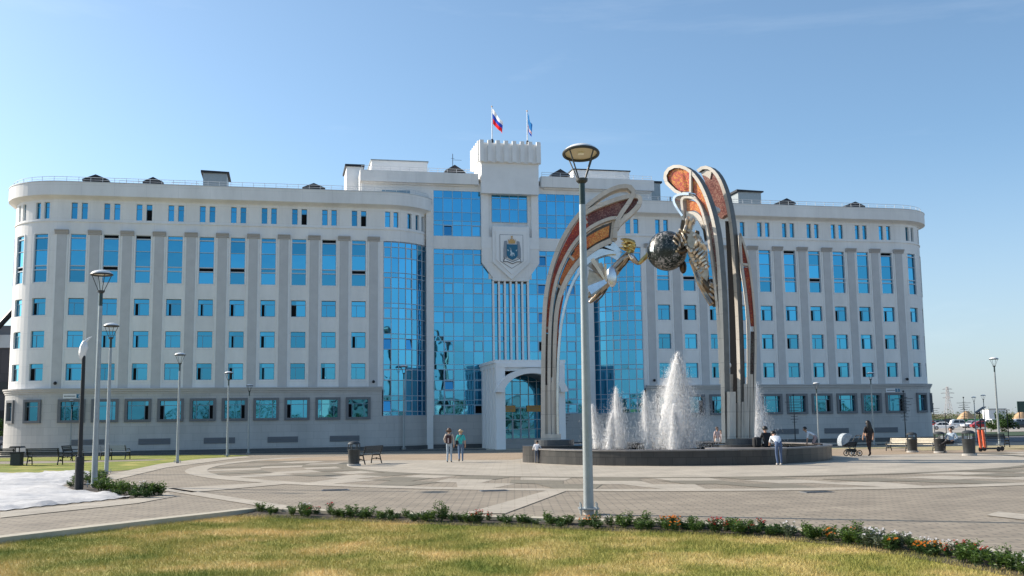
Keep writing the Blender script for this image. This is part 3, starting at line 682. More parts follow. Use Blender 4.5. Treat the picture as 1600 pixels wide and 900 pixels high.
flag(0, 'white, blue and red striped flag hanging from the left pole on the tower', [(1, 0), (1, 1), (1, 2)], 3.75, 26.8, -1.12, (1.45, 1.6, radians(36)))
flag(1, 'blue flag with a white and red band drooping on the right tower pole', [(5, 3), (.5, 0), (.6, 4), (.5, 0), (1.2, 1)], 3.5, 26.8, 2.2, (1.7, 1.25, radians(18)))
# ================================================================== GROUND
def px_poly(pts, dz=0.0): return [G(x, y) + Vector((0, 0, dz)) for x, y in pts]
def split_y(poly, ys=(60.0, 80.0, 180.0)):
    """cut a ground polygon where the terrain changes slope, so each piece is planar"""
    polys = [poly]
    for Y in ys:
        out = []
        for p in polys:
            for side in (1, -1):
                r = []
                for a, b in zip(p, p[1:] + p[:1]):
                    da, db = (a.y - Y) * side, (b.y - Y) * side
                    if da >= 0: r.append(a)
                    if da * db < 0: r.append(a + (b - a) * (da / (da - db)))
                if len(r) >= 3: out.append(r)
        polys = out
    return polys
def sheet(name, pts, m, dz, kind='structure', pixels=True):
    w = [Vector((*p, 0)) if not pixels else G(*p) for p in pts]
    mb = MB()
    for q in split_y(w): mb.poly([Vector((p.x, p.y, zg(p.y) + dz)) for p in q])
    o = mb.build(name, m); bm = bmesh.new(); bm.from_mesh(o.data); bmesh.ops.triangulate(bm, faces=bm.faces); bm.to_mesh(o.data); bm.free()
    return tag(o, kind=kind) if kind else o
def mat_grass(name, dry):
    m = bpy.data.materials.new(name); m.use_nodes = True; nt = m.node_tree; b = nt.nodes['Principled BSDF']; L = nt.links.new
    geo = N(nt, 'ShaderNodeNewGeometry'); n = N(nt, 'ShaderNodeTexNoise', Scale=0.55, Detail=5.0, Roughness=0.6); L(geo.outputs['Position'], n.inputs['Vector'])
    n2 = N(nt, 'ShaderNodeTexNoise', Scale=40.0, Detail=2.0); L(geo.outputs['Position'], n2.inputs['Vector'])
    ad = N(nt, 'ShaderNodeMath', operation='MULTIPLY_ADD'); L(n2.outputs['Fac'], ad.inputs[0]); ad.inputs[1].default_value = 0.25; L(n.outputs['Fac'], ad.inputs[2])
    r = N(nt, 'ShaderNodeValToRGB'); e = r.color_ramp.elements
    e[0].position = .46; e[0].color = (0.17, 0.205, 0.038, 1); e[1].position = .80; e[1].color = (0.66, 0.49, 0.22, 1)
    q = r.color_ramp.elements.new(.60); q.color = (0.34, 0.315, 0.085, 1)
    of = N(nt, 'ShaderNodeMath', operation='ADD'); L(ad.outputs[0], of.inputs[0]); of.inputs[1].default_value = dry
    L(of.outputs[0], r.inputs['Fac']); L(r.outputs['Color'], b.inputs['Base Color']); b.inputs['Roughness'].default_value = .8; b.inputs['Specular IOR Level'].default_value = .15
    return m
M['soil'] = mat('dry_soil', (0.20, 0.165, 0.12), .95, var=.25, vscale=3, bump=.5, bscale=15)
M['earth'] = mat('bed_soil', (0.05, 0.038, 0.028), .95, var=.3, vscale=8, bump=.8, bscale=20)
M['grass'] = mat_grass('lawn_grass', 0.012); M['grassg'] = mat_grass('far_lawn_grass', -0.13); M['strawdry'] = mat('straw', (0.36, 0.30, 0.16), .9, var=.25, vscale=2)
M['paver'] = mat_tiles('brick_paving', (0.32, 0.268, 0.200), (0.272, 0.228, 0.172), (0.165, 0.142, 0.112), .42, .21, .02, .75, False, .24, vs=.8)
M['paverlight'] = mat_tiles('pale_paving', (0.43, 0.382, 0.31), (0.385, 0.342, 0.278), (0.330, 0.285, 0.216), .6, .3, .014, .75, False, .2, vs=.7)
M['paverdark'] = mat_tiles('grey_paving', (0.215, 0.190, 0.140), (0.190, 0.169, 0.128), (0.150, 0.133, 0.104), .42, .21, .01, .75, False, .15, vs=.5)
M['paverpink'] = mat_tiles('tan_paving', (0.385, 0.290, 0.196), (0.350, 0.266, 0.180), (0.270, 0.209, 0.144), .42, .21, .01, .75, False, .15, vs=.5)
M['kerb'] = mat('kerb_stone', (0.450, 0.404, 0.312), .8, var=.12, vscale=3)
M['asphalt'] = mat('asphalt', (0.10, 0.105, 0.115), .85, var=.15, vscale=1, bump=.2, bscale=60)
M['lot'] = mat('gravel_lot', (0.34, 0.31, 0.27), .95, var=.2, vscale=.5)

gr = MB()
ys = [-400, 60, 80, 180, 700, 9000]
for a, b in zip(ys, ys[1:]):
    gr.quad((-9000, a, zg(a) - .13), (9000, a, zg(a) - .13), (9000, b, zg(b) - .13), (-9000, b, zg(b) - .13))
tag(gr.build('ground', 'soil'), kind='structure')

# plaza edge towards the lawn, seen as a kerb line
EDGE = [(-400, 893), (-150, 862), (0, 841), (120, 827), (250, 812), (340, 802), (400, 795), (460, 797), (560, 801), (650, 804), (760, 808), (860, 811), (960, 815), (1060, 818), (1150, 821), (1240, 826), (1330, 834), (1400, 842), (1470, 852), (1540, 863), (1600, 873), (1700, 890), (1900, 930)]
EW = [G(x, y) for x, y in EDGE]
plz = [(p.x, p.y) for p in EW] + [(60, 12), (130, 100), (40, 112), (-70, 86), (-60, 40), (-30, 20)]
sheet('plaza', plz, 'paver', 0.0, pixels=False)
kb = MB()
for a, b in zip(EW, EW[1:]):
    d = (b - a).normalized(); n = Vector((-d.y, d.x, 0))
    kb.add([a + Vector((0, 0, .012)), b + Vector((0, 0, .012)), b + n * .34 + Vector((0, 0, .012)), a + n * .34 + Vector((0, 0, .012)), a + Vector((0, 0, -.16)), b + Vector((0, 0, -.16))], [(0, 1, 2, 3), (0, 1, 5, 4)])
tag(kb.build('kerb', 'kerb'), kind='structure')
# lawn slab in front
lawn = [(p.x, p.y - .03) for p in EW] + [(40, -30), (-40, -30)]
lo_ = MB(); lo_.poly([Vector((x, y, -.10)) for x, y in lawn]); lw = lo_.build('lawn', 'grass'); bm = bmesh.new(); bm.from_mesh(lw.data); bmesh.ops.triangulate(bm, faces=bm.faces); bm.to_mesh(lw.data); bm.free(); tag(lw, kind='structure')
# bed of soil along the kerb, right part
bed_px = [(x, y) for x, y in EDGE if 400 <= x <= 1750]
BW = [G(x, y) for x, y in bed_px]
sm = MB()
for a, b in zip(BW, BW[1:]):
    d = (b - a).normalized(); n = Vector((d.y, -d.x, 0)); sm.add([a + n * .04 + Vector((0, 0, -.05)), b + n * .04 + Vector((0, 0, -.05)), b + n * .85 + Vector((0, 0, -.093)), a + n * .85 + Vector((0, 0, -.093))], [(0, 1, 2, 3)])
tag(sm.build('flower_bed_soil', 'earth'), kind='structure')

# paving pattern: rings round the fountain, ragged dark inlay, spokes
FC = Vector((7.75, 51.3, 0))
def ring_pts(r0, r1, a0, a1, n=48):
    A = [(FC.x + r1 * cos(a0 + (a1 - a0) * i / n), FC.y + r1 * sin(a0 + (a1 - a0) * i / n)) for i in range(n + 1)]
    return A + [(FC.x + r0 * cos(a0 + (a1 - a0) * i / n), FC.y + r0 * sin(a0 + (a1 - a0) * i / n)) for i in range(n, -1, -1)]
def ring(name, r0, r1, m, dz, a0=0.0, a1=2 * pi, n=96):
    mb = MB()
    for i in range(n):
        t0, t1 = a0 + (a1 - a0) * i / n, a0 + (a1 - a0) * (i + 1) / n
        q = [Vector((FC.x + r * cos(t), FC.y + r * sin(t), 0)) for r, t in ((r0, t0), (r1, t0), (r1, t1), (r0, t1))]
        for p in split_y(q): mb.poly([Vector((v.x, v.y, zg(v.y) + dz)) for v in p])
    return tag(mb.build(name, m), kind='structure')
ring('plaza_inner_ring', 6.5, 15.6, 'paverlight', .004)
ring('plaza_tan_ring', 8.0, 22.0, 'paverpink', .008, radians(12), radians(168))
mb = MB(); mbd = MB(); rr = random.Random(5)
for i in range(44):
    a = 2 * pi * i / 44
    if 12 < math.degrees(a) < 168: continue
    for (r0, r1, s0, s1, k) in ((15.6, 17.6, -.075, .075, 0), (17.6, 19.4, -.035, .10, 1), (19.4, 21.6, -.09, .03, 0)):
        if rr.random() < .12: continue
        q = [Vector((FC.x + r * cos(a + s), FC.y + r * sin(a + s), 0)) for r, s in ((r0, s0), (r1, s0 * .6 + .03), (r1, s1), (r0, s1 * .7))]
        tgt = mb if (i + k) % 2 == 0 or k == 2 else mbd
        for p in split_y(q): tgt.poly([Vector((v.x, v.y, zg(v.y) + (.006 if tgt is mb else .010))) for v in p])
tag(mb.build('plaza_star_pattern', 'paverlight'), kind='structure'); tag(mbd.build('plaza_dark_inlay', 'paverdark'), kind='structure')
ring('plaza_dark_ring', 15.6, 16.1, 'paverdark', .012, radians(168), radians(372))
ring('plaza_outer_ring', 21.6, 22.5, 'paverlight', .012, radians(150), radians(390))
for nm, pts in (('spoke', [(725, 803), (790, 803), (884, 768), (862, 765)]), ('spoke', [(250, 766), (262, 762), (452, 791), (440, 797)]), ('spoke', [(262, 764), (300, 770), (445, 757), (440, 753)]),
                ('spoke', [(0, 801), (200, 781), (262, 771), (275, 776), (215, 787), (0, 810)]), ('spoke', [(155, 745), (250, 725), (385, 713), (395, 715), (260, 731), (180, 750), (205, 765), (255, 772), (235, 762), (185, 760)][:6]),
                ('spoke', [(1560, 800), (1700, 815), (1700, 825), (1540, 806)])):
    sheet('plaza_' + nm, pts, 'paverlight', .014)
# paths and lawns on the left, verge and road on the right, pavement along the building
sheet('pavement', [(-60, 706), (300, 701.5), (640, 698.5), (1000, 696), (1460, 690), (1460, 694), (1000, 701), (640, 705), (300, 709.5), (-60, 716)], 'kerb', .006)
for nm, pts, m in (('lawn_strip', [(-80, 729), (60, 729.5), (205, 727), (300, 721), (392, 712.5), (300, 716), (240, 720), (150, 722.5), (-80, 727)], 'grassg'),
                   ('lawn_strip', [(-80, 729), (60, 729.5), (205, 727), (330, 719), (275, 725.5), (225, 733), (150, 738.5), (-80, 742)], 'grassg'),
                   ('lawn_strip', [(-80, 717), (140, 713), (330, 710.5), (392, 711.5), (280, 717), (150, 719.5), (-80, 722)], 'grassg'),
                   ('lawn_strip', [(1400, 699), (1480, 697), (1800, 693), (1800, 702), (1600, 703), (1440, 704)], 'strawdry'),
                   ('lawn_strip', [(1290, 699), (1420, 697.5), (1420, 700), (1300, 702)], 'strawdry')):
    sheet(nm, pts, m, .012)
sheet('hedge_verge', [(1455, 677), (1900, 670), (1900, 675), (1455, 683)], mat('dark_verge', (.03, .06, .02), .9, var=.3, vscale=.6), .02)
sheet('road', [(1452, 684), (1900, 676), (1900, 687), (1452, 692)], 'asphalt', .02)
sheet('parking_lot', [(1380, 673), (1440, 667.5), (2100, 653), (2100, 666), (1440, 677)], 'lot', .02)
k2 = MB()
for (x0, y0, x1, y1) in ((-60, 716, 300, 709.6), (300, 709.6, 640, 705), (640, 705, 760, 703.4), (900, 702, 1000, 701), (1290, 697.2, 1455, 694.3)):
    a, b = G(x0, y0), G(x1, y1); d = (b - a).normalized(); n = Vector((-d.y, d.x, 0))
    k2.prism([a, b, b + n * .25, a + n * .25], (0, 0, .13))
tag(k2.build('pavement_kerb', 'stonedark'), kind='structure')  # the shade on this kerb is put into its dark colour

# ------------------------------------------------------------------ grass blades on the front lawn
def inside(px, py, poly):
    c = np.zeros(len(px), bool); n = len(poly)
    for i in range(n):
        x0, y0 = poly[i]; x1, y1 = poly[(i + 1) % n]
        m = ((y0 > py) != (y1 > py)) & (px < (x1 - x0) * (py - y0) / ((y1 - y0) + 1e-12) + x0); c ^= m
    return c
def blades(name, poly, n, h, wd, z, m, seed, ymin=None, band=None):
    g = np.random.default_rng(seed)
    P = np.array([(p[0], p[1]) for p in poly]); lo, hi = P.min(0), P.max(0)
    if ymin is not None: lo[1] = max(lo[1], ymin)
    if band is not None: lo[0], hi[0] = max(lo[0], band[0]), min(hi[0], band[1])
    x = g.uniform(lo[0], hi[0], n); y = g.uniform(lo[1], hi[1], n); k = inside(x, y, poly); x, y = x[k], y[k]; n = len(x)
    cl = 0.6 + 0.5 * np.sin(x * 2.1 + np.sin(y * 1.7) * 2) * np.sin(y * 2.6 + x * .6)
    hh = h * g.uniform(.45, 1.3, n) * (0.75 + .45 * cl); a = g.uniform(0, 2 * pi, n); le = g.normal(0, .55, n) * hh; le2 = g.normal(0, .55, n) * hh
    V = np.zeros((n, 3, 3)); wx, wy = np.cos(a) * wd / 2, np.sin(a) * wd / 2
    V[:, 0] = np.stack([x - wx, y - wy, np.full(n, z)], 1); V[:, 1] = np.stack([x + wx, y + wy, np.full(n, z)], 1); V[:, 2] = np.stack([x + le, y + le2, z + hh], 1)
    me = bpy.data.meshes.new(name); me.vertices.add(3 * n); me.vertices.foreach_set('co', V.ravel()); me.loops.add(3 * n); me.loops.foreach_set('vertex_index', np.arange(3 * n, dtype=np.int32))
    me.polygons.add(n); me.polygons.foreach_set('loop_start', np.arange(0, 3 * n, 3, dtype=np.int32)); me.polygons.foreach_set('loop_total', np.full(n, 3, np.int32)); me.update(calc_edges=True); me.materials.append(m if not isinstance(m, str) else M[m])
    o = bpy.data.objects.new(name, me); COL.objects.link(o); return tag(o, kind='stuff')
LP = [(p.x, p.y - .45) if 400 <= e[0] else (p.x, p.y - .02) for p, e in zip(EW, EDGE)] + [(9, 11.5), (-9, 11.5)]
blades('lawn_grass', LP, 420000, .055, .007, -.10, 'grass', 3, 12.0, (-11, 10))

for i, (x, y) in enumerate(((772, 767), (524, 766), (1276, 769))):
    p = G(x, y); r = thing('drain_cover', ['dark drain cover in the paving right of the pale spoke', 'dark drain cover in the paving at the left', 'dark drain cover in the paving at the right'][i], 'drain cover', p, .2, 'drain covers in the plaza'); m = MB(); m.box(-.4, .4, -.22, .22, .0, .014); m.build('frame', 'grille', r)
    m = MB(); [m.box(-.35, .35, -.18 + k * .065, -.145 + k * .065, .0145, .02) for k in range(6)]; m.build('grating', 'stonedark', r)
# ================================================================== FOUNTAIN AND SCULPTURE
M['granite'] = mat_tiles('dark_granite', (0.055, 0.052, 0.05), (0.04, 0.04, 0.04), (0.022, 0.022, 0.022), .62, .34, .012, .3, True, .25, bump=.1, vs=.8)
M['coping'] = mat('granite_coping', (0.20, 0.185, 0.175), .35, var=.15, vscale=3)
M['water'] = mat('pool_water', (0.06, 0.10, 0.12), .06, bump=.5, bscale=3)
fb = thing('fountain_basin', 'round dark granite fountain basin with paler coping in the middle of the plaza', 'fountain', FC)
RB, HB = 7.2, .66
def lobe(a):
    """basin radius with round lobes below the sculpture's feet"""
    return RB
m = MB(); m.lathe([(RB - .45, 0), (RB, 0), (RB, HB - .06), (RB - .45, HB - .06)], 72); m.build('basin_wall', 'granite', fb)
m = MB(); m.lathe([(RB - .55, HB - .058), (RB + .05, HB - .058), (RB + .05, HB), (RB - .55, HB)], 72)
# open ring: remove the caps by rebuilding as a tube of quads
def annulus(r0, r1, z0, z1, seg=72, c=(0, 0)):
    q = MB(); P = lambda r, z, k: (c[0] + r * cos(2 * pi * k / seg), c[1] + r * sin(2 * pi * k / seg), z)
    for k in range(seg):
        q.quad(P(r0, z1, k), P(r1, z1, k), P(r1, z1, k + 1), P(r0, z1, k + 1)); q.quad(P(r1, z0, k), P(r1, z0, k + 1), P(r1, z1, k + 1), P(r1, z1, k))
        q.quad(P(r0, z0, k), P(r0, z0, k + 1), P(r0, z1, k + 1), P(r0, z1, k)); q.quad(P(r0, z0, k), P(r1, z0, k), P(r1, z0, k + 1), P(r0, z0, k + 1))
    return q
for c in list(fb.children): bpy.data.objects.remove(c, do_unlink=True)
annulus(RB - .45, RB, 0, HB - .06).build('basin_wall', 'granite', fb)
annulus(RB - .55, RB + .05, HB - .058, HB).build('coping', 'coping', fb)
LF = G(860, 703) ; LF = Vector((1.9, 50.2, 0)); RF = Vector((10.25, 47.6, 0))
annulus(.01, 1.7, 0, HB - .05, 40, (2.2, -5.5)).build('pedestal', 'granite', fb); annulus(.01, 1.74, HB - .049, HB + .012, 40, (2.2, -5.5)).build('coping', 'coping', fb)
for (c, r) in ((LF, 1.5), (RF, 1.35)):
    d = c - FC
    annulus(.02, r, 0, HB + .10, 40, (d.x, d.y)).build('pedestal', 'granite', fb)
    annulus(.01, r * .62, HB + .101, HB + .36, 32, (d.x, d.y)).build('pedestal_block', 'stonedark', fb)
m = MB(); m.lathe([(.01, HB - .16), (RB - .44, HB - .16)], 64, FC); tag(m.build('fountain_water', 'water'), kind='structure')

# planes on which the sculpture's outlines stand
class Plane:
    def __init__(s, o, ang):
        s.o = Vector(o); s.n = Vector((sin(ang), -cos(ang), 0))       # n points to the front of the plate
    def __call__(s, x, y, off=0.0):
        d = ray(x, y); o = s.o; t = (o - CP).dot(s.n) / d.dot(s.n); return CP + d * t + s.n * off
def resample(pts, n):
    P = [Vector((*p, 0)) for p in pts]; L = [0]
    for a, b in zip(P, P[1:]): L.append(L[-1] + (b - a).length)
    out = []; j = 0
    for i in range(n):
        t = L[-1] * i / (n - 1)
        while j < len(L) - 2 and L[j + 1] < t: j += 1
        k = (t - L[j]) / max(1e-9, L[j + 1] - L[j]); p = P[j].lerp(P[j + 1], k); out.append((p.x, p.y))
    return out
def smooth(pts, it=2):
    for _ in range(it):
        q = [pts[0]]
        for a, b in zip(pts, pts[1:]): q += [(a[0] * .75 + b[0] * .25, a[1] * .75 + b[1] * .25), (a[0] * .25 + b[0] * .75, a[1] * .25 + b[1] * .75)]
        pts = q + [pts[-1]]
    return pts
def band(mb, pl, A, Bp, f, b, mi=0, n=48, ms_=None):
    ms_ = mi if ms_ is None else ms_
    """plate between two outlines, front at f and back at b metres from the plane"""
    A, Bp = resample(A, n), resample(Bp, n)
    fa = [pl(*p, f) for p in A]; fb_ = [pl(*p, f) for p in Bp]; ba = [p - pl.n * (f - b) for p in fa]; bb = [p - pl.n * (f - b) for p in fb_]
    for i in range(n - 1):
        mb.quad(fa[i], fa[i + 1], fb_[i + 1], fb_[i], mi); mb.quad(ba[i], ba[i + 1], bb[i + 1], bb[i], mi)
        mb.quad(fa[i], fa[i + 1], ba[i + 1], ba[i], ms_); mb.quad(fb_[i], fb_[i + 1], bb[i + 1], bb[i], ms_)
    for i in (0, n - 1): mb.quad(fa[i], fb_[i], bb[i], ba[i], mi)
def rim(mb, pl, pts, w, f, b, mi=0, n=56, sm=2, ms_=None):
    pts = resample(smooth(pts, sm), n); A, C_ = [], []
    for i, p in enumerate(pts):
        a, c = pts[max(0, i - 1)], pts[min(n - 1, i + 1)]; d = Vector((c[0] - a[0], c[1] - a[1])).normalized()
        ww = w if not callable(w) else w(i / (n - 1))
        A.append((p[0] - d.y * ww / 2, p[1] + d.x * ww / 2)); C_.append((p[0] + d.y * ww / 2, p[1] - d.x * ww / 2))
    band(mb, pl, A, C_, f, b, mi, n, ms_)
def plate(mb, pl, pts, f, b, mi=0):
    mb.prism([pl(*p, f) for p in pts], pl.n * (b - f), mi)

def mat_mosaic(name, c0, c1, c2, sc=20.0):
    m = bpy.data.materials.new(name); m.use_nodes = True; nt = m.node_tree; b = nt.nodes['Principled BSDF']; L = nt.links.new
    tc = N(nt, 'ShaderNodeTexCoord'); v = N(nt, 'ShaderNodeTexVoronoi', Scale=sc); L(tc.outputs['Object'], v.inputs['Vector'])
    n = N(nt, 'ShaderNodeTexNoise', Scale=1.1, Detail=3.0); L(tc.outputs['Object'], n.inputs['Vector'])
    sp = N(nt, 'ShaderNodeSeparateColor'); L(v.outputs['Color'], sp.inputs[0])
    mm = N(nt, 'ShaderNodeMath', operation='MULTIPLY_ADD'); L(sp.outputs[0], mm.inputs[0]); mm.inputs[1].default_value = .45; L(n.outputs['Fac'], mm.inputs[2])
    r = N(nt, 'ShaderNodeValToRGB'); e = r.color_ramp.elements; e[0].position = .38; e[0].color = (*c0, 1); e[1].position = .98; e[1].color = (*c2, 1); q = e.new(.68); q.color = (*c1, 1)
    L(mm.outputs[0], r.inputs['Fac'])
    v2 = N(nt, 'ShaderNodeTexVoronoi', Scale=sc, feature='DISTANCE_TO_EDGE'); L(tc.outputs['Object'], v2.inputs['Vector'])
    mr = N(nt, 'ShaderNodeMapRange'); mr.inputs['From Max'].default_value = .12; mr.inputs['To Min'].default_value = .35; L(v2.outputs['Distance'], mr.inputs['Value'])
    mx = N(nt, 'ShaderNodeMix', data_type='RGBA', blend_type='MULTIPLY'); mx.inputs['Factor'].default_value = 1; L(r.outputs['Color'], mx.inputs['A']); L(mr.outputs[0], mx.inputs['B'])
    L(mx.outputs['Result'], b.inputs['Base Color']); b.inputs['Roughness'].default_value = .35
    return m
M['mosred'] = mat_mosaic('red_mosaic', (0.34, 0.02, 0.016), (0.58, 0.06, 0.02), (0.8, 0.28, 0.04)); M['mosor'] = mat_mosaic('orange_mosaic', (0.50, 0.07, 0.016), (0.70, 0.17, 0.025), (0.85, 0.40, 0.09))
M['mosfire'] = mat_mosaic('fire_mosaic', (0.42, 0.025, 0.03), (0.55, 0.07, 0.02), (0.80, 0.33, 0.03), 17); M['mosbrown'] = mat_mosaic('brown_mosaic', (0.09, 0.02, 0.02), (0.20, 0.045, 0.04), (0.38, 0.20, 0.15))
M['mosdark'] = mat_mosaic('dark_mosaic', (0.03, 0.03, 0.035), (0.09, 0.04, 0.04), (0.2, .18, .15)); M['mosgreen'] = mat_mosaic('green_mosaic', (0.08, 0.10, 0.07), (0.25, 0.10, 0.09), (0.4, .33, .25))
M['mosglobe'] = mat_mosaic('globe_mosaic', (0.010, 0.016, 0.014), (0.03, 0.045, 0.04), (0.50, 0.46, 0.44), 14)
M['wing'] = mat_tiles('wing_stone', (0.60, 0.55, 0.475), (0.53, 0.485, 0.42), (0.34, 0.31, 0.27), 9.0, 1.1, .01, .5, True, .22, vs=1.2, streak=True, bump=.05)
M['wingdark'] = mat('wing_side', (0.12, 0.115, 0.105), .45, .1, var=.25, vscale=2)  # dark side stone, with the shade of the outer edges put into its tone
M['steel'] = mat('polished_steel', (0.62, 0.64, 0.66), .22, .85, var=.12, vscale=3)
M['bronze'] = mat('pale_bronze', (0.42, 0.34, 0.26), .28, .8, var=.25, vscale=4); M['darkbronze'] = mat('dark_bronze', (0.11, 0.075, 0.045), .35, .7, var=.35, vscale=5)
M['brass'] = mat('brass', (0.62, 0.46, 0.18), .3, .85, var=.3, vscale=9)

SP = thing('winged_sculpture', 'tall arched fountain sculpture of two winged figures holding a globe over the basin', 'sculpture', FC)
def sb(mb, name, m, par=None, smooth_=False):
    """child of the sculpture (or of one of its parts), built in world space"""
    mb.v = [tuple(Vector(v) - FC) for v in mb.v]; return mb.build(name, m, par or SP, smooth_)

# ---- left wing, plate facing the camera
PLn = Plane(LF, radians(-4))
O_ = [(849, 694), (849, 600), (850, 520), (852, 470), (859, 430), (870, 395), (886, 362), (906, 335), (930, 313), (956, 297), (977, 292), (988, 295), (991, 302), (986, 314), (977, 326), (966, 342), (961, 358), (961, 374)]
Mr = [(859, 694), (858, 600), (859, 520), (862, 478), (868, 443), (877, 417), (892, 388), (910, 366), (930, 352), (952, 343), (962, 342)]
Tr = [(912, 336), (930, 326), (948, 319), (968, 312), (986, 308), (999, 309), (1001, 317), (994, 327), (981, 340), (969, 349), (963, 359)]
Nr = [(866, 694), (866, 590), (867, 530), (870, 480), (879, 450), (893, 424), (912, 401), (934, 386), (955, 377)]
Ir = [(872, 694), (871, 610), (873, 545), (878, 500), (887, 462), (899, 434), (915, 414), (933, 402), (950, 397), (962, 397)]
m = MB(); rim(m, PLn, O_, 6.5, .42, -.42); sb(m, 'wing_rim', 'wing')
m = MB(); rim(m, PLn, Mr, 5.0, .34, -.34); sb(m, 'wing_rim', 'wing')
m = MB(); rim(m, PLn, Tr, 6.5, .40, -.2); sb(m, 'wing_rim', 'wing')
m = MB(); rim(m, PLn, Nr, lambda t: 4.5 + 3.5 * t, .26, -.26); sb(m, 'wing_rim', 'wing')
m = MB(); rim(m, PLn, Ir, 3.6, .4, -.3); sb(m, 'wing_rim', 'steel')
def between(A, C_, t0, t1, n=40):
    def cut(P):
        P = resample(smooth(P), 200); return P[int(t0 * 199):int(t1 * 199) + 1]
    return cut(A), cut(C_)
Oin = [(852, 520), (856, 472), (863, 432), (874, 398), (890, 366), (908, 340), (915, 333)]
Mout = [(857, 520), (860, 476), (866, 441), (875, 415), (890, 386), (908, 364), (920, 355)]
m = MB(); band(m, PLn, smooth(Oin), smooth(Mout), .12, .0); wp_ = sb(m, 'mosaic_panel', 'mosred')
m = MB(); band(m, PLn, [(851, 600), (851, 560), (852, 522)], [(857, 600), (857, 560), (857, 522)], .12, .0); sb(m, 'mosaic_panel', 'mosdark')
m = MB(); band(m, PLn, [(851, 694), (851, 602)], [(857, 694), (857, 602)], .25, -.25); sb(m, 'leg_infill', 'wing')
m = MB(); band(m, PLn, smooth([(918, 335), (932, 328), (950, 321), (968, 314), (986, 311), (997, 311)]), smooth([(916, 356), (930, 349), (950, 341), (964, 338), (978, 335), (993, 325)]), .10, .0); sb(m, 'mosaic_panel', 'mosbrown')
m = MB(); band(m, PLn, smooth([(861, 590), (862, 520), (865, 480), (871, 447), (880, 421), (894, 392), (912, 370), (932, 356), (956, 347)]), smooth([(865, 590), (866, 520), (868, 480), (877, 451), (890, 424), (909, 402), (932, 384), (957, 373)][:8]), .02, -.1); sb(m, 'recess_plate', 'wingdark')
m = MB(); band(m, PLn, smooth([(874, 440), (883, 417), (896, 396), (903, 388)]), smooth([(877, 449), (888, 425), (902, 405), (909, 399)]), .14, .02); sb(m, 'mosaic_panel', 'mosor')
m = MB(); band(m, PLn, smooth([(897, 390), (912, 374), (932, 362), (952, 353)]), smooth([(903, 402), (917, 389), (934, 378), (951, 370)]), .15, .02); sb(m, 'mosaic_panel', 'mosor')
m = MB(); band(m, PLn, smooth([(868, 560), (869, 500), (874, 462)]), smooth([(871, 560), (874, 500), (881, 462)]), .14, .02); sb(m, 'mosaic_panel', 'mosred')
for (a, b, w_) in (((853, 513), (858, 513), 4), ((905, 333), (917, 350), 5), ((866, 443), (878, 451), 4), ((888, 399), (897, 407), 4), ((961, 344), (957, 378), 9)):
    m = MB(); rim(m, PLn, [a, b], w_, .16, -.1, n=4, sm=0); sb(m, 'wing_crossbar', 'wing')
m = MB(); band(m, PLn, [(862.5, 694), (861.5, 600)], [(866, 694), (865.5, 575)], .30, -.3); sb(m, 'leg_infill', 'wing')
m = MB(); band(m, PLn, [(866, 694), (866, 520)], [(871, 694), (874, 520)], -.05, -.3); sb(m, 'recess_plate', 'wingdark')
m = MB(); plate(m, PLn, [(846, 697), (876, 697), (876, 678), (846, 678)], .48, -.5); sb(m, 'foot_block', 'wing')
# steel bracket that carries the figure
m = MB(); band(m, PLn, smooth([(901, 425), (918, 398), (937, 386), (957, 377), (964, 384), (972, 394)]), smooth([(905, 430), (920, 406), (934, 400), (950, 400), (958, 404), (965, 408)]), .16, .0); sb(m, 'wing_bracket', 'steel')
m = MB(); plate(m, PLn, [(930, 391), (941, 385.5), (960, 393), (941, 389)], .20, .16); sb(m, 'bracket_opening', 'dark')
m = MB(); plate(m, PLn, [(949, 382.5), (953, 381.5), (955, 384), (951, 385)], .20, .16); sb(m, 'bracket_opening', 'dark')

# ---- right wings: plates turned to the left, their outer edges darkened in colour for shade
PR1 = Plane(RF + Vector((-.2, -.55, 0)), radians(-45)); PR2 = Plane(RF + Vector((.55, .75, 0)), radians(-45))
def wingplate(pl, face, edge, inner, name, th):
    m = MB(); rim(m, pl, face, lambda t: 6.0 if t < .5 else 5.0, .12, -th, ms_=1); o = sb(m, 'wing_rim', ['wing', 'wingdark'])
    return o
F1 = [(1133, 692), (1131.5, 600), (1130, 520), (1127, 440), (1122, 375), (1114, 335), (1103, 302), (1091, 279), (1078, 265), (1063, 259), (1050, 261), (1042, 268), (1040, 278), (1043, 287), (1052, 294), (1060, 302), (1066, 303)]
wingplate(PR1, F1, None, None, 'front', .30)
G1 = [(1128, 600), (1125, 520), (1120, 450), (1113, 395), (1106, 350), (1098, 325), (1088, 309), (1076, 302), (1060, 303)]
m = MB(); rim(m, PR1, G1, 4.0, .10, -.4); sb(m, 'wing_rim', 'wing')
m = MB(); band(m, PR1, smooth([(1066, 262), (1051, 265), (1044, 272), (1043, 279)]), smooth([(1078, 298), (1070, 299), (1063, 299), (1058, 296)]), .02, -.2); sb(m, 'mosaic_panel', 'mosfire')
m = MB(); band(m, PR1, smooth([(1066, 262), (1072, 264), (1078, 268)]), smooth([(1070, 299), (1075, 299), (1079, 299)]), .02, -.2); sb(m, 'mosaic_panel', 'mosfire')
m = MB(); band(m, PR1, smooth([(1083, 271), (1094, 287), (1104, 308), (1111, 330)]), smooth([(1084, 300), (1093, 310), (1102, 325), (1108, 337)]), .02, -.2); sb(m, 'mosaic_panel', 'mosfire')
m = MB(); rim(m, PR1, [(1081, 268), (1081, 301)], 3.0, .14, -.3, n=4, sm=0); sb(m, 'wing_crossbar', 'wing')
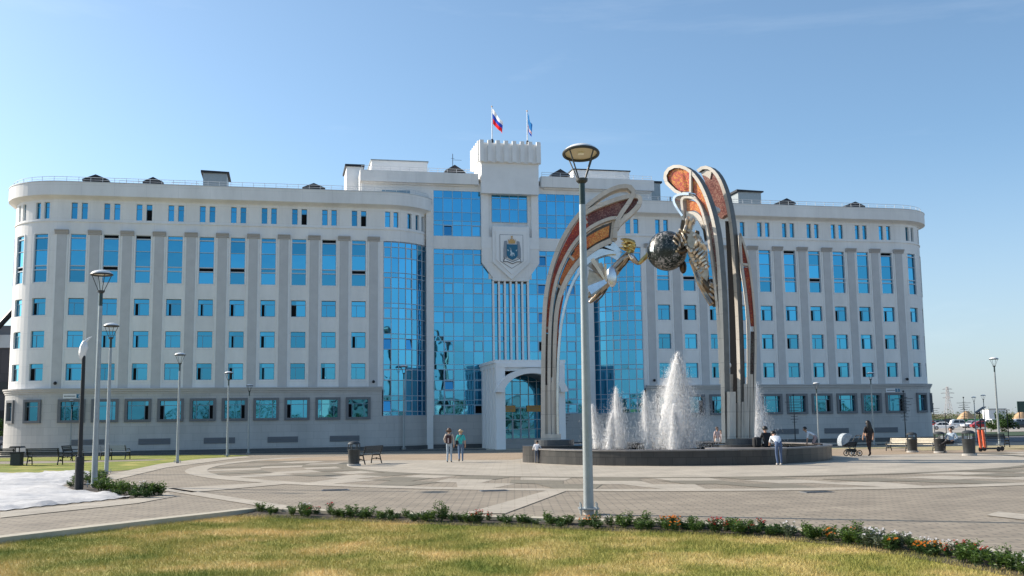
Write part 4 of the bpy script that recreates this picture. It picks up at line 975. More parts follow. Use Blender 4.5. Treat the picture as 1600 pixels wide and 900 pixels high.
m = MB(); band(m, PR1, smooth([(1112, 342), (1118, 365), (1124, 410), (1127, 450), (1129, 520), (1130, 600)]), smooth([(1108, 350), (1114, 392), (1119, 430), (1123, 470), (1126, 530), (1128.5, 600)]), .0, -.2); sb(m, 'mosaic_panel', 'mosgreen')
m = MB(); band(m, PR1, smooth([(1073, 312), (1086, 314), (1096, 325), (1100, 336)]), smooth([(1074, 330), (1085, 328), (1093, 333), (1099, 339)]), .02, -.1); sb(m, 'mosaic_panel', 'mosor')
m = MB(); rim(m, PR1, [(1070, 345), (1069, 325), (1067, 310), (1075, 308), (1088, 310), (1097, 322), (1104, 345), (1110, 375), (1117, 420), (1122, 470)], 3.6, .16, -.3); sb(m, 'wing_rim', 'wing')
m = MB(); band(m, PR1, smooth([(1073, 331), (1084, 330), (1096, 336), (1101, 352)]), smooth([(1073, 345), (1084, 345), (1095, 352), (1103, 370)]), .06, -.1); sb(m, 'wing_plate', 'wing')
m = MB(); rim(m, PR1, [(1080, 304), (1066, 304), (1057, 308), (1056, 316), (1062, 327), (1070, 338)], 3.4, .2, -.7); sb(m, 'wing_curl', 'steel')
# rear wing
F2 = [(1157, 690), (1157, 600), (1154, 500), (1150, 430), (1146, 370), (1141, 330), (1133, 297), (1123, 274), (1111, 262), (1100, 261), (1092, 268)]
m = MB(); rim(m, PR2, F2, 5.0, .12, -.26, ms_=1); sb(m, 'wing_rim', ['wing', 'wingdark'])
m = MB(); band(m, PR2, smooth([(1117, 271), (1126, 284), (1134, 304), (1139, 328), (1137, 336)]), smooth([(1096, 272), (1104, 290), (1112, 312), (1120, 335), (1127, 342)]), .0, -.2); sb(m, 'mosaic_panel', 'mosbrown')
m = MB(); band(m, PR2, smooth([(1113, 266), (1104, 265), (1096, 270)]), smooth([(1110, 280), (1103, 275), (1098, 274)]), .04, -.2); sb(m, 'wing_plate', 'wing')
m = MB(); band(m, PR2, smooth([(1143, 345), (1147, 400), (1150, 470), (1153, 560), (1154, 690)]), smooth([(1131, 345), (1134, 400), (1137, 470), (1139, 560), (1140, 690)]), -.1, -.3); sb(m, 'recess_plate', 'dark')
# rear strip on the far right
PR3 = Plane(RF + Vector((1.0, 1.3, 0)), radians(-8))
m = MB(); rim(m, PR3, [(1176, 690), (1180, 560), (1180, 515), (1177, 470), (1172, 425), (1165, 392), (1156, 366)], 3.2, .3, -.4); sb(m, 'wing_rim', 'wing')
m = MB(); rim(m, PR3, [(1168, 690), (1170, 570), (1169, 500), (1164, 450), (1158, 415), (1156, 366)], 3.4, .3, -.4); sb(m, 'wing_rim', 'wing')
m = MB(); band(m, PR3, smooth([(1157, 372), (1164, 395), (1168, 412)]), smooth([(1157, 395), (1159, 412), (1163, 414)]), .05, -.1); sb(m, 'mosaic_panel', 'mosred')
m = MB(); band(m, PR3, smooth([(1169, 418), (1175, 460), (1178, 510)]), smooth([(1162, 418), (1168, 460), (1173, 510)]), .05, -.1); sb(m, 'mosaic_panel', 'mosred')
m = MB(); rim(m, PR3, [(1159, 414), (1169, 415)], 3.5, .3, -.1, n=4, sm=0); sb(m, 'wing_crossbar', 'wing')
m = MB(); band(m, PR3, [(1178, 518), (1177, 600)], [(1173, 518), (1172, 600)], .02, -.1); sb(m, 'mosaic_panel', 'mosdark')
# leg bars of the right feet
for pl, x0, x1, yt, f in ((PR1, 1136.5, 1141, 612, .05), (PR2, 1143, 1146.5, 585, .55), (PR2, 1147, 1152.5, 630, .45), (PR3, 1157.5, 1161, 628, .35), (PR3, 1161.5, 1167, 600, .3), (PR3, 1171.5, 1176, 585, .25)):
    m = MB(); band(m, pl, [(x0, 690), (x0, yt)], [(x1, 690), (x1, yt)], f, f - .5, n=4); sb(m, 'leg_bar', 'wing')
# small floodlights clamped to the legs
for pl, x, y in ((PR2, 1141, 451), (PR2, 1129, 331), (PR2, 1146, 571)):
    p = pl(x, y, .45); m = MB(); m.ball(p, .16, 10, 6); m.lathe([(.12, 0), (.17, .2)], 10, p, 0, Matrix.Rotation(radians(-60), 4, 'Y')); sb(m, 'floodlight', 'galvlight')

# globe
GC = at_y(1042, 392, 48.9); m = MB(); m.ball(GC, .94, 40, 24); gl = sb(m, 'globe', 'mosglobe', None, True)
m = MB()
rs = random.Random(4)
for k in range(5):
    m = MB()                                   # raised continents
    a, b = rs.uniform(0, 2 * pi), rs.uniform(-.6, .9)
    pts = []
    for j in range(12):
        r = rs.uniform(.10, .26); u = a + r * cos(2 * pi * j / 12) / max(.3, cos(b)); v = b + r * sin(2 * pi * j / 12)
        pts.append(GC + Vector((cos(v) * cos(u), cos(v) * sin(u), sin(v))) * .96)
    m.poly(pts); sb(m, 'raised_continent', 'steel', gl)

# ---- figures grown as continuous skins
def skin(name, joints, edges, parent=None, mats=None, pick=None, level=2, root=0, smooth_=True):
    """joints: {name: (pos, radius)}; one continuous surface along the edges"""
    keys = list(joints); ix = {k: i for i, k in enumerate(keys)}
    me = bpy.data.meshes.new(name); me.from_pydata([tuple(joints[k][0]) for k in keys], [(ix[a], ix[b]) for a, b in edges], [])
    ob = bpy.data.objects.new(name + '_rig', me); COL.objects.link(ob)
    md = ob.modifiers.new('skin', 'SKIN'); md.use_smooth_shade = smooth_
    lay = me.skin_vertices[0].data
    for k in keys:
        r = joints[k][1]; lay[ix[k]].radius = (r, r) if not isinstance(r, tuple) else r
    for i in range(len(keys)): lay[i].use_root = (i == root)
    sd = ob.modifiers.new('sub', 'SUBSURF'); sd.levels = level; sd.render_levels = level
    dg = bpy.context.evaluated_depsgraph_get(); dg.update(); ev = ob.evaluated_get(dg)
    nm = bpy.data.meshes.new_from_object(ev); nm.name = name
    bpy.data.objects.remove(ob, do_unlink=True)
    nm.materials.clear()
    for q in mats: nm.materials.append(M[q] if isinstance(q, str) else q)
    if pick:
        segs = [(Vector(joints[a][0]), Vector(joints[b][0]), pick(a, b)) for a, b in edges]
        for p in nm.polygons:
            c = Vector(p.center); best = None
            for a, b, mi in segs:
                d = b - a; t = max(0, min(1, (c - a).dot(d) / max(1e-9, d.length_squared))); dd = (c - a - d * t).length
                if best is None or dd < best[0]: best = (dd, mi)
            p.material_index = best[1]
    for p in nm.polygons: p.use_smooth = smooth_
    o = bpy.data.objects.new(name, nm); COL.objects.link(o)
    if parent: o.parent = parent
    return o
PF = Plane(Vector((6, 49.2, 0)), 0)
f = lambda x, y, o=0.0: PF(x, y, o) - FC
J = dict(pelvis=(f(955, 431), .30), waist=(f(963, 418), .23), chest=(f(974, 405), .30), neckbase=(f(981, 396), .14), neck=(f(985, 391), .10), head=(f(989, 384), .19), crown=(f(990, 379), .16),
         shR=(f(982, 400, .28), .13), elR=(f(996, 414, .34), .11), wrR=(f(1010, 399, .30), .075), haR=(f(1014, 392, .25), .07), shL=(f(984, 400, -.25), .13), elL=(f(999, 411, -.3), .11), wrL=(f(1011, 401, -.3), .075), haL=(f(1016, 396, -.25), .07),
         hipA=(f(950, 438, .15), .25), kneeA=(f(940, 453, .16), .20), ankA=(f(927, 468, .15), .13), toeA=(f(920, 474, .15), .07), hipB=(f(948, 436, -.15), .25), kneeB=(f(935, 449, -.16), .20), ankB=(f(922, 461, -.15), .13), toeB=(f(914, 466, -.15), .07))
E_ = [('pelvis', 'waist'), ('waist', 'chest'), ('chest', 'neckbase'), ('neckbase', 'neck'), ('neck', 'head'), ('head', 'crown'), ('chest', 'shR'), ('shR', 'elR'), ('elR', 'wrR'), ('wrR', 'haR'), ('chest', 'shL'), ('shL', 'elL'), ('elL', 'wrL'), ('wrL', 'haL'),
      ('pelvis', 'hipA'), ('hipA', 'kneeA'), ('kneeA', 'ankA'), ('ankA', 'toeA'), ('pelvis', 'hipB'), ('hipB', 'kneeB'), ('kneeB', 'ankB'), ('ankB', 'toeB')]
for s_, (dx, dy) in (('R', (5, -6)), ('L', (5, -5))):
    for k in range(4):
        J['fi%s%d' % (s_, k)] = (f(1014 + dx + (k - 1.5) * .4, (392 if s_ == 'R' else 396) + dy + k * 2.2, (.25 if s_ == 'R' else -.25) - .04 * k), .028); E_.append(('ha' + s_, 'fi%s%d' % (s_, k)))
    J['th' + s_] = (f(1013, (392 if s_ == 'R' else 396) - 5, .2 if s_ == 'R' else -.2), .03); E_.append(('ha' + s_, 'th' + s_))
def pk(a, b): return 1 if a.startswith(('el', 'wr', 'ha', 'th', 'fi', 'neck', 'head')) else 0
fig = skin('winged_figure', J, E_, SP, ['bronze', 'brass'], pk)
m = MB()
for k in range(11):                                   # hair blown back in strands
    y0 = 376 + k * 1.7; x0 = 992 - abs(k - 4) * .55
    p = [f(x0 + 1, y0 + 2, .05 * (k % 3)), f(x0 - 6, y0 - 1.5, .12 * ((k % 3) - 1)), f(x0 - 13, y0 - 3 + (k % 2) * 1.5, .1 * ((k % 4) - 1.5)), f(x0 - 20 + (k % 3) * 2, y0 - 3.2 + (k % 2) * 2 - k * .35, .1 * ((k % 3) - 1))]
    m.tube(p, [.07, .075, .06, .02], 6)
m.build('hair', 'brass', fig, True)
m = MB()
def fan(mb, root, tips, o0, o1, th=.05):
    for (a, b, w0, w1), oo in zip(tips, [o0 + (o1 - o0) * i / max(1, len(tips) - 1) for i in range(len(tips))]):
        r0, r1 = f(*root, oo), f(a, b, oo * 1.4); d = Vector((r1 - r0)).normalized(); n_ = Vector((-d.z, 0, d.x))
        mb.prism([r0 + n_ * w0, r1 + n_ * w1, r1 - n_ * w1, r0 - n_ * w0], (0, th, 0))
fan(m, (950, 436), [(921, 420, .10, .05), (922, 411, .08, .13), (929, 408, .08, .15), (937, 411, .07, .10), (919, 430, .12, .16), (917, 441, .12, .17), (918, 452, .12, .18), (921, 463, .10, .15)], -.3, .34); m.build('robe_fold', 'bronze', fig)
m = MB(); fan(m, (946, 441), [(924, 407, .05, .10), (919, 456, .10, .22), (944, 415, .04, .06)], .36, .42); m.build('robe_facing', 'steel', fig)
m = MB(); m.ball(f(955, 434, .34), .40, 14, 8, 0, (.62, .22, 1.25)); m.build('hip_plate', 'steel', fig, True)
m = MB(); m.tube([f(982, 399, .36), f(987, 406, .44), f(995, 413, .44)], [.09, .15, .08], 10); m.build('sleeve', 'bronze', fig, True)
m = MB(); m.tube([f(984, 401, .46), f(988, 406, .56), f(992, 410, .54)], [.04, .07, .03], 8); m.build('shoulder_plate', 'steel', fig, True)
for a, b in (((961, 421), (979, 398)), ((966, 425), (985, 402)), ((944, 449), (926, 470)), ((948, 452), (930, 474))): m = MB(); m.tube([f(*a, .24), f((a[0] + b[0]) / 2 + 1, (a[1] + b[1]) / 2 + 1, .30), f(*b, .22)], .035, 6); m.build('robe_seam', 'darkbronze', fig)
# right figure, turned towards the globe
PF2 = Plane(Vector((9, 48.2, 0)), radians(-20)); f2 = lambda x, y, o=0.0: PF2(x, y, o) - FC
J = dict(pelvis=(f2(1098, 430), .34), waist=(f2(1092, 412), .28), chest=(f2(1088, 394), .36), neckbase=(f2(1088, 382), .16), neck=(f2(1090, 374), .12), head=(f2(1092, 366, .1), .22), crown=(f2(1094, 359, .1), .18),
         shR=(f2(1080, 388, .3), .15), elR=(f2(1068, 398, .55), .13), wrR=(f2(1057, 388, .5), .09), haR=(f2(1049, 384, .45), .08), shL=(f2(1080, 380, -.2), .15), elL=(f2(1072, 362, -.1), .13), wrL=(f2(1067, 374, -.25), .09), haL=(f2(1061, 380, -.3), .08),
         hipA=(f2(1102, 440, .2), .28), kneeA=(f2(1112, 455, .3), .22), ankA=(f2(1118, 472, .1), .13), toeA=(f2(1120, 480, .1), .08), hipB=(f2(1102, 438, -.2), .28), kneeB=(f2(1110, 452, -.2), .22), ankB=(f2(1116, 468, -.2), .13), toeB=(f2(1118, 476, -.2), .08))
E2 = [e for e in E_ if not e[1].startswith(('fi', 'th'))]
for s_ in 'RL':
    hx, hy, ho = (1049, 384, .45) if s_ == 'R' else (1061, 380, -.3)
    for k in range(4): J['fi%s%d' % (s_, k)] = (f2(hx - 5, hy - 3 + k * 2.2, ho - .05 * k), .03); E2.append(('ha' + s_, 'fi%s%d' % (s_, k)))
    J['th' + s_] = (f2(hx - 2, hy - 5, ho - .1), .03); E2.append(('ha' + s_, 'th' + s_))
fig2 = skin('winged_figure', J, E2, SP, ['darkbronze', 'darkbronze'], None)
m = MB()
for k in range(8):
    m.tube([f2(1088 + k * 1.6, 356 + abs(k - 3), .16), f2(1090 + k * 2.2, 364, .30 - .03 * k), f2(1096 + k * 1.2, 376 + (k % 3) * 2, .24)], [.06, .07, .03], 6)
m.build('hair', 'darkbronze', fig2, True)
def stripes(name, paths, r, mt, off=.5):
    m = MB()
    for k, p in enumerate(paths): m.tube([f2(x, y, off + .08 * sin(k * 1.3 + i)) for i, (x, y) in enumerate(smooth(p, 2))], r, 6)
    return m.build(name, mt, fig2, True)
M['palebronze'] = mat('light_bronze', (.66, .56, .44), .3, .8, var=.2, vscale=5)
m = MB(); m.prism([f2(*p, .50) for p in ((1038, 385), (1052, 377), (1066, 362), (1078, 372), (1072, 388), (1056, 404))], (0, .1, 0)); m.build('sleeve_lining', 'darkbronze', fig2)
m = MB(); m.prism([f2(*p, .46) for p in ((1078, 360), (1096, 370), (1108, 396), (1110, 420), (1098, 430), (1084, 412), (1074, 390))], (0, .1, 0)); m.build('robe_lining', 'bronze', fig2)
stripes('sleeve_fold', [[(1040, 386), (1048, 392), (1056, 403)], [(1044, 383), (1054, 391), (1058, 399)], [(1048, 381), (1058, 388), (1061, 396)], [(1053, 377), (1062, 384), (1064, 393)], [(1058, 371), (1065, 379), (1067, 390)], [(1062, 367), (1069, 374), (1071, 385)], [(1066, 362), (1072, 371), (1075, 381)]], .055, 'palebronze', .60)
stripes('robe_fold', [[(1073, 366), (1076, 352), (1078, 343)], [(1078, 366), (1082, 352), (1086, 344)], [(1074, 384), (1080, 392), (1084, 402)], [(1093, 374), (1099, 384), (1091, 394), (1085, 402)], [(1097, 378), (1103, 392), (1093, 402), (1087, 408)], [(1101, 384), (1107, 398), (1096, 408), (1089, 412)], [(1088, 370), (1094, 380), (1087, 390), (1083, 397)], [(1107, 404), (1098, 412), (1090, 416)], [(1108, 411), (1100, 418), (1093, 421)], [(1109, 418), (1103, 424), (1097, 427)]], .085, 'palebronze', .50)
m = MB(); m.prism([f2(*p, .52) for p in ((1087, 417), (1096, 420), (1108, 412), (1110, 430), (1108, 442), (1100, 434))], (0, .12, 0)); m.build('robe_panel', 'bronze', fig2)
m = MB(); m.prism([f2(*p, .3) for p in ((1078, 345), (1092, 347), (1100, 362), (1104, 388), (1098, 400), (1084, 384), (1074, 368))], (0, .25, 0)); m.build('robe_panel', 'steel', fig2)
stripes('drapery', [[(1083, 412), (1090, 430), (1100, 452), (1116, 476)], [(1086, 414), (1094, 433), (1104, 452), (1118, 468)], [(1090, 418), (1098, 436), (1108, 450), (1120, 460)], [(1094, 424), (1102, 438), (1112, 448), (1121, 453)], [(1098, 430), (1106, 440), (1114, 446), (1121, 448)], [(1081, 408), (1088, 428), (1097, 452), (1113, 478)]], .075, 'bronze', .35)
m = MB(); m.prism([f2(*p, .2) for p in ((1083, 410), (1092, 420), (1112, 440), (1121, 446), (1121, 470), (1118, 480), (1104, 462), (1092, 440))], (0, .3, 0)); m.build('drapery', 'darkbronze', fig2)
m = MB(); m.prism([f2(*p, .1) for p in ((1066, 344), (1072, 345), (1071, 362), (1066, 370), (1063, 362))], (0, .2, 0)); m.build('robe_fold', 'darkbronze', fig2)
m = MB(); m.ball(GC - FC + Vector((.75, .1, -.75)), .25, 10, 8, 0, (.7, .7, 1.3)); m.build('globe_bracket', 'darkbronze', SP, True)

# ------------------------------------------------------------------ water jets
ms = bpy.data.materials.new('spray'); ms.use_nodes = True; nt_ = ms.node_tree; b_ = nt_.nodes['Principled BSDF']
b_.inputs['Base Color'].default_value = (.98, .985, .99, 1); b_.inputs['Roughness'].default_value = .6; b_.inputs['Specular IOR Level'].default_value = .1
tr = nt_.nodes.new('ShaderNodeBsdfTranslucent'); tr.inputs['Color'].default_value = (.98, .985, .99, 1); mxs = nt_.nodes.new('ShaderNodeMixShader'); mxs.inputs[0].default_value = .55
nt_.links.new(b_.outputs[0], mxs.inputs[1]); nt_.links.new(tr.outputs[0], mxs.inputs[2]); tp = nt_.nodes.new('ShaderNodeBsdfTransparent'); mx2 = nt_.nodes.new('ShaderNodeMixShader'); mx2.inputs[0].default_value = .3; nt_.links.new(mxs.outputs[0], mx2.inputs[1]); nt_.links.new(tp.outputs[0], mx2.inputs[2]); nt_.links.new(mx2.outputs[0], nt_.nodes['Material Output'].inputs[0]); M['spray'] = ms
fm = bpy.data.materials.new('water_film'); fm.use_nodes = True; nt_ = fm.node_tree; b_ = nt_.nodes['Principled BSDF']; b_.inputs['Base Color'].default_value = (.98, .985, .99, 1); b_.inputs['Roughness'].default_value = .7; b_.inputs['Specular IOR Level'].default_value = .1
tr = N(nt_, 'ShaderNodeBsdfTranslucent'); tr.inputs['Color'].default_value = (.98, .985, .99, 1); ma = N(nt_, 'ShaderNodeMixShader'); ma.inputs[0].default_value = .6; nt_.links.new(b_.outputs[0], ma.inputs[1]); nt_.links.new(tr.outputs[0], ma.inputs[2])
tcf = N(nt_, 'ShaderNodeTexCoord'); mpf = N(nt_, 'ShaderNodeMapping'); mpf.inputs['Scale'].default_value = (11, 11, 1.5); nt_.links.new(tcf.outputs['Object'], mpf.inputs[0]); nf_ = N(nt_, 'ShaderNodeTexNoise', Scale=1.0, Detail=5.0, Roughness=.7); nt_.links.new(mpf.outputs[0], nf_.inputs['Vector'])
mrf = N(nt_, 'ShaderNodeMapRange'); mrf.inputs['From Min'].default_value = .30; mrf.inputs['From Max'].default_value = .56; mrf.inputs['To Min'].default_value = .08; mrf.inputs['To Max'].default_value = .97; nt_.links.new(nf_.outputs['Fac'], mrf.inputs['Value'])
tpf = N(nt_, 'ShaderNodeBsdfTransparent'); mb_ = N(nt_, 'ShaderNodeMixShader'); nt_.links.new(mrf.outputs[0], mb_.inputs[0]); nt_.links.new(tpf.outputs[0], mb_.inputs[1]); nt_.links.new(ma.outputs[0], mb_.inputs[2]); nt_.links.new(mb_.outputs[0], nt_.nodes['Material Output'].inputs[0]); M['film'] = fm
def jet(label, base, h, spread, n, lean=(0, 0), seed=0, up=.5, size=1.0):
    g = np.random.default_rng(seed); r = thing('water_jet', label, 'water jet', base, 0, 'jets of the fountain')
    z0 = 0.0; t = g.uniform(0, 1, n)
    az = g.uniform(0, 2 * pi, n); rq = np.abs(g.normal(0, .5, n)); rad = spread * rq
    hh = h * np.clip(1 - .42 * np.minimum(rq, 1.5) - np.abs(g.normal(0, .17, n)), .12, 1.03)
    rise = g.uniform(0, 1, n) < up
    # falling water spreads, rising water keeps together; fall goes from the apex to the pool
    u = np.where(rise, g.uniform(0, 1, n), 1 + g.uniform(0, 1, n) ** .8)
    z = hh * (1 - (1 - u) ** 2); k = rad * u / 2
    jit = (.02 + .045 * u ** 1.5) * np.where(g.uniform(0, 1, n) < .15, 2.6, 1)
    x = k * np.cos(az) + lean[0] * z / h + g.normal(0, 1, n) * jit; y = k * np.sin(az) + lean[1] * z / h + g.normal(0, 1, n) * jit
    vx, vy, vz = rad * np.cos(az) * .5, rad * np.sin(az) * .5, hh * (2 - 2 * u)
    vl = np.sqrt(vx ** 2 + vy ** 2 + vz ** 2) + 1e-6; D = np.stack([vx / vl, vy / vl, vz / vl], 1)
    ln = size * g.uniform(.015, .07, n) * (.4 + np.abs(vz) / h); w = size * g.uniform(.0025, .0065, n)
    P = np.stack([x, y, np.maximum(z, .02)], 1); A = g.normal(0, 1, (n, 3)); A -= D * (A * D).sum(1)[:, None]; A /= np.linalg.norm(A, axis=1)[:, None]; Bv = np.cross(D, A)
    V = np.stack([P - D * ln[:, None], P + A * w[:, None], P - .5 * A * w[:, None] + .87 * Bv * w[:, None], P - .5 * A * w[:, None] - .87 * Bv * w[:, None], P + D * ln[:, None]], 1)
    F = np.array([(0, 2, 1), (0, 3, 2), (0, 1, 3), (4, 1, 2), (4, 2, 3), (4, 3, 1)], np.int32)
    idx = (F[None] + 5 * np.arange(n, dtype=np.int32)[:, None, None]).ravel(); nf = 6 * n
    me = bpy.data.meshes.new('spray'); me.vertices.add(5 * n); me.vertices.foreach_set('co', V.ravel()); me.loops.add(3 * nf); me.loops.foreach_set('vertex_index', idx); me.polygons.add(nf)
    me.polygons.foreach_set('loop_start', np.arange(0, 3 * nf, 3, dtype=np.int32)); me.polygons.foreach_set('loop_total', np.full(nf, 3, np.int32)); me.update(calc_edges=True); me.materials.append(ms)
    o = bpy.data.objects.new('spray', me); COL.objects.link(o); o.parent = r; o['kind'] = 'stuff'
    for sh_, (kr, kh) in enumerate(((.46, .95), (.34, .94), (.20, .9))):
        m = MB(); rr = random.Random(seed * 7 + sh_); sg_, nz_ = 22, 16; vsx = []
        for i in range(nz_ + 1):
            q = i / nz_; rad_ = spread * kr * (1 - q) ** .72 + .015
            for k_ in range(sg_):
                a_ = 2 * pi * k_ / sg_; rj = rad_ * (1 + rr.uniform(-.14, .14)); vsx.append((rj * cos(a_) + lean[0] * q, rj * sin(a_) + lean[1] * q, h * kh * q + rr.uniform(-.03, .03) * h))
        m.add(vsx, [(i * sg_ + k_, i * sg_ + (k_ + 1) % sg_, (i + 1) * sg_ + (k_ + 1) % sg_, (i + 1) * sg_ + k_) for i in range(nz_) for k_ in range(sg_)])
        m.build('water_film', 'film', r, True)
    m = MB(); m.lathe([(.06, -.3), (.05, .05), (.03, .08)], 8); m.build('nozzle', 'black', r)
    return r
WZ = HB - .16
def jb(x, y_ground_depth): p = at_y(x, 700, y_ground_depth); return Vector((p.x, p.y, WZ))
def jh(x, ytop, Y): return at_y(x, ytop, Y).z - WZ
jet('tall broad white water jet in the centre of the fountain', jb(1056, 51.5), jh(1062, 546, 51.5), 2.05, 70000, (.22, 0), 1, .42)
jet('short inner jet in front of the tallest one', jb(1055, 49.6), jh(1056, 628, 49.6), .6, 12000, (0, 0), 2, .5)
jet('slim jet just left of the tallest jet', jb(1013, 50.5), jh(1009, 607, 50.5), .34, 9000, (-.12, 0), 3, .5)
jet('medium double jet between lamp post and tallest jet', jb(970, 52.0), jh(963, 601, 52.0), .66, 12000, (-.18, 0), 4, .42)
jet('second nozzle stream beside the medium jet', jb(952, 51.0), jh(957, 640, 51.0), .3, 8000, (.2, 0), 5, .5)
jet('leaning jet right beside the lamp post', jb(936, 52.5), jh(927, 629, 52.5), .5, 10000, (-.32, 0), 6, .5)
jet('jet behind the right feet of the sculpture', jb(1188, 51.8), jh(1184, 594, 51.8), .95, 18000, (-.1, 0), 7, .5)
# ================================================================== STREET FURNITURE
M['lampdisc'] = mat('lamp_reflector', (0.66, 0.58, 0.46), .5); M['led'] = mat('lamp_glass', (0.9, 0.88, 0.8), .2)
M['darkgrey'] = mat('dark_grey_metal', (0.045, 0.05, 0.052), .5, .2, var=.2, vscale=8); M['cream'] = mat('cream_slat', (0.62, 0.56, 0.44), .6, var=.1, vscale=6); M['greyslat'] = mat('grey_slat', (0.30, 0.33, 0.35), .6)
M['plastic'] = mat('white_plastic', (.78, .78, .77), .4)
LAMPH = 7.17
def make_lamp():
    r = thing('street_lamp', 'x', 'street lamp', (0, 0, 0), 0, 'lamps with conical open heads')
    m = MB(); m.tube([(0, 0, .14), (0, 0, 2.0), (0, 0, 6.0)], [.098, .088, .062], 16); m.build('pole', 'galv', r, True)
    m = MB(); m.tube([(0, 0, -.12), (0, 0, .12)], .10, 12); m.build('foundation', 'concrete', r, True)
    m = MB(); m.box(-.19, .19, -.19, .19, .12, .145); o = m.build('base_plate', 'galv', r)
    for a in (-.15, .15):
        for b in (-.15, .15): q = MB(); q.tube([(a, b, .02), (a, b, .24)], .014, 6); q.build('bolt', 'galv', o)
    m = MB(); m.tube([(0, 0, 5.98), (0, 0, 6.46)], .06, 14); m.build('sleeve', mat('lamp_sleeve', (.03, .055, .055), .4, .3) if 'sleeve' not in M else M['sleeve'], r, True)
    m = MB(); m.tube([(0, 0, 6.42), (0, 0, 6.47), (0, 0, 6.52)], [.06, .115, .12], 14); m.build('bracket', 'darkgrey', r, True)
    for k in range(4):
        a = pi / 4 + k * pi / 2; m = MB(); m.tube([(.09 * cos(a), .09 * sin(a), 6.50), (.335 * cos(a), .335 * sin(a), 7.06)], .014, 6); m.build('strut', 'darkgrey', r, True)
    m = MB(); m.tube([(.345 * cos(t), .345 * sin(t), 7.06) for t in [i * 2 * pi / 32 for i in range(33)]], .03, 8); m.build('ring', 'darkgrey', r, True)
    m = MB(); m.lathe([(.01, 7.075), (.33, 7.075), (.33, 7.085), (.01, 7.085)], 32); m.build('reflector_disc', 'lampdisc', r, True)
    m = MB(); m.lathe([(.345, 7.086), (.33, 7.12), (.26, 7.17), (.14, 7.205), (.01, 7.215)], 32); m.build('dome', 'plastic', r, True)
    m = MB(); m.box(-.06, .06, -.05, .05, 7.05, 7.074); m.build('lamp_panel', 'led', r)
    return r
lamp0 = make_lamp()
def put(root, used, p, rz, label, scale=None):
    if not used[0]:
        used[0] = True; root.location = p; root.rotation_euler = (0, 0, rz); root['label'] = label
        if scale: root.scale = (scale,) * 3 if not isinstance(scale, tuple) else scale
        return root
    return dup(root, p, rz, label, scale)
def top_h(p, x, y): return at_y(x, y, p.y).z - p.z
UL = [False]
for (bx, by, tx, ty, lb) in ((920, 804, 914, 229, 'tall nearest street lamp rising from the flower border on the lawn edge'),
                             (147, 762, 161, 424, 'tall street lamp in the left flower bed beside the black covered post'),
                             (166, 741, 172, 506, 'street lamp close behind the tall left lamp at the grass edge'),
                             (277, 724, 280, 552, 'street lamp on the lawn strip in front of the fourth window column'),
                             (355, 714, 354, 581, 'slim street lamp between the lawn tip and the left wing'),
                             (388, 710, 387, 601, 'shorter slim lamp at the very tip of the left lawn'),
                             (109, 712, 107, 625, 'small far lamp before the left address plate'),
                             (631, 703, 629, 571, 'slim lamp in front of the left curved glass corner'),
                             (1280, 700, 1277, 598, 'slim lamp behind the boy kneeling on the fountain rim'),
                             (1366, 697, 1361, 582, 'slim lamp behind the woman in black at the right wing'),
                             (1562, 697, 1553, 559, 'tall slim lamp on the dry grass at the right, clear of the building'),
                             (1541, 692, 1537, 617, 'short pale lamp left of the tall right lamp'),
                             (1526, 690, 1522, 620, 'thin distant lamp beside the solar lamp')):
    p = G(bx, by); 
    if bx == 920: p.z = -.02
    put(lamp0, UL, p, random.uniform(-.2, .2), lb, top_h(p, tx, ty) / LAMPH)
# posts with tiers of crossbars, like bare firs
def make_fir():
    r = thing('light_tree', 'x', 'light post', (0, 0, 0), 0, 'posts with tiers of horizontal bars')
    m = MB(); m.tube([(0, 0, 0), (0, 0, 4.6)], [.06, .03], 8); m.build('pole', 'darkgrey', r, True)
    for k in range(8):
        z = 2.05 + k * .27; l = .28 + .075 * k if k % 2 else .22 + .05 * k
        m = MB(); m.box(-l, l, -.025, .025, z, z + .045); m.box(-.025, .025, -l, l, z + .1, z + .145); m.build('crossbar', 'darkgrey', r)
    m = MB(); m.ball((0, 0, 4.62), .1, 8, 6); m.build('cap', 'darkgrey', r, True)
    return r
fir0 = make_fir(); UF = [False]
for (bx, by, tx, ty, lb) in ((577, 703, 577, 616, 'crossbar light post before the right end of the left wing'), (378, 705, 378, 616, 'crossbar light post between two slim lamps on the left'),
                             (118, 708, 117, 606, 'crossbar light post below the left address plate'), (742, 699, 742, 618, 'crossbar light post just left of the entrance portal'),
                             (883, 698, 883, 617, 'crossbar light post right of the left sculpture foot'), (1243, 694, 1241, 616, 'crossbar light post behind the right sculpture feet'),
                             (1416, 693, 1414, 610, 'crossbar light post at the right corner of the building'), (1461, 683, 1459, 630, 'small far crossbar post just past the building corner'),
                             (1509, 681, 1507, 620, 'far crossbar post standing clear against the sky')):
    p = G(bx, by); put(fir0, UF, p, random.uniform(-.4, .4), lb, top_h(p, tx, ty) / 4.7)
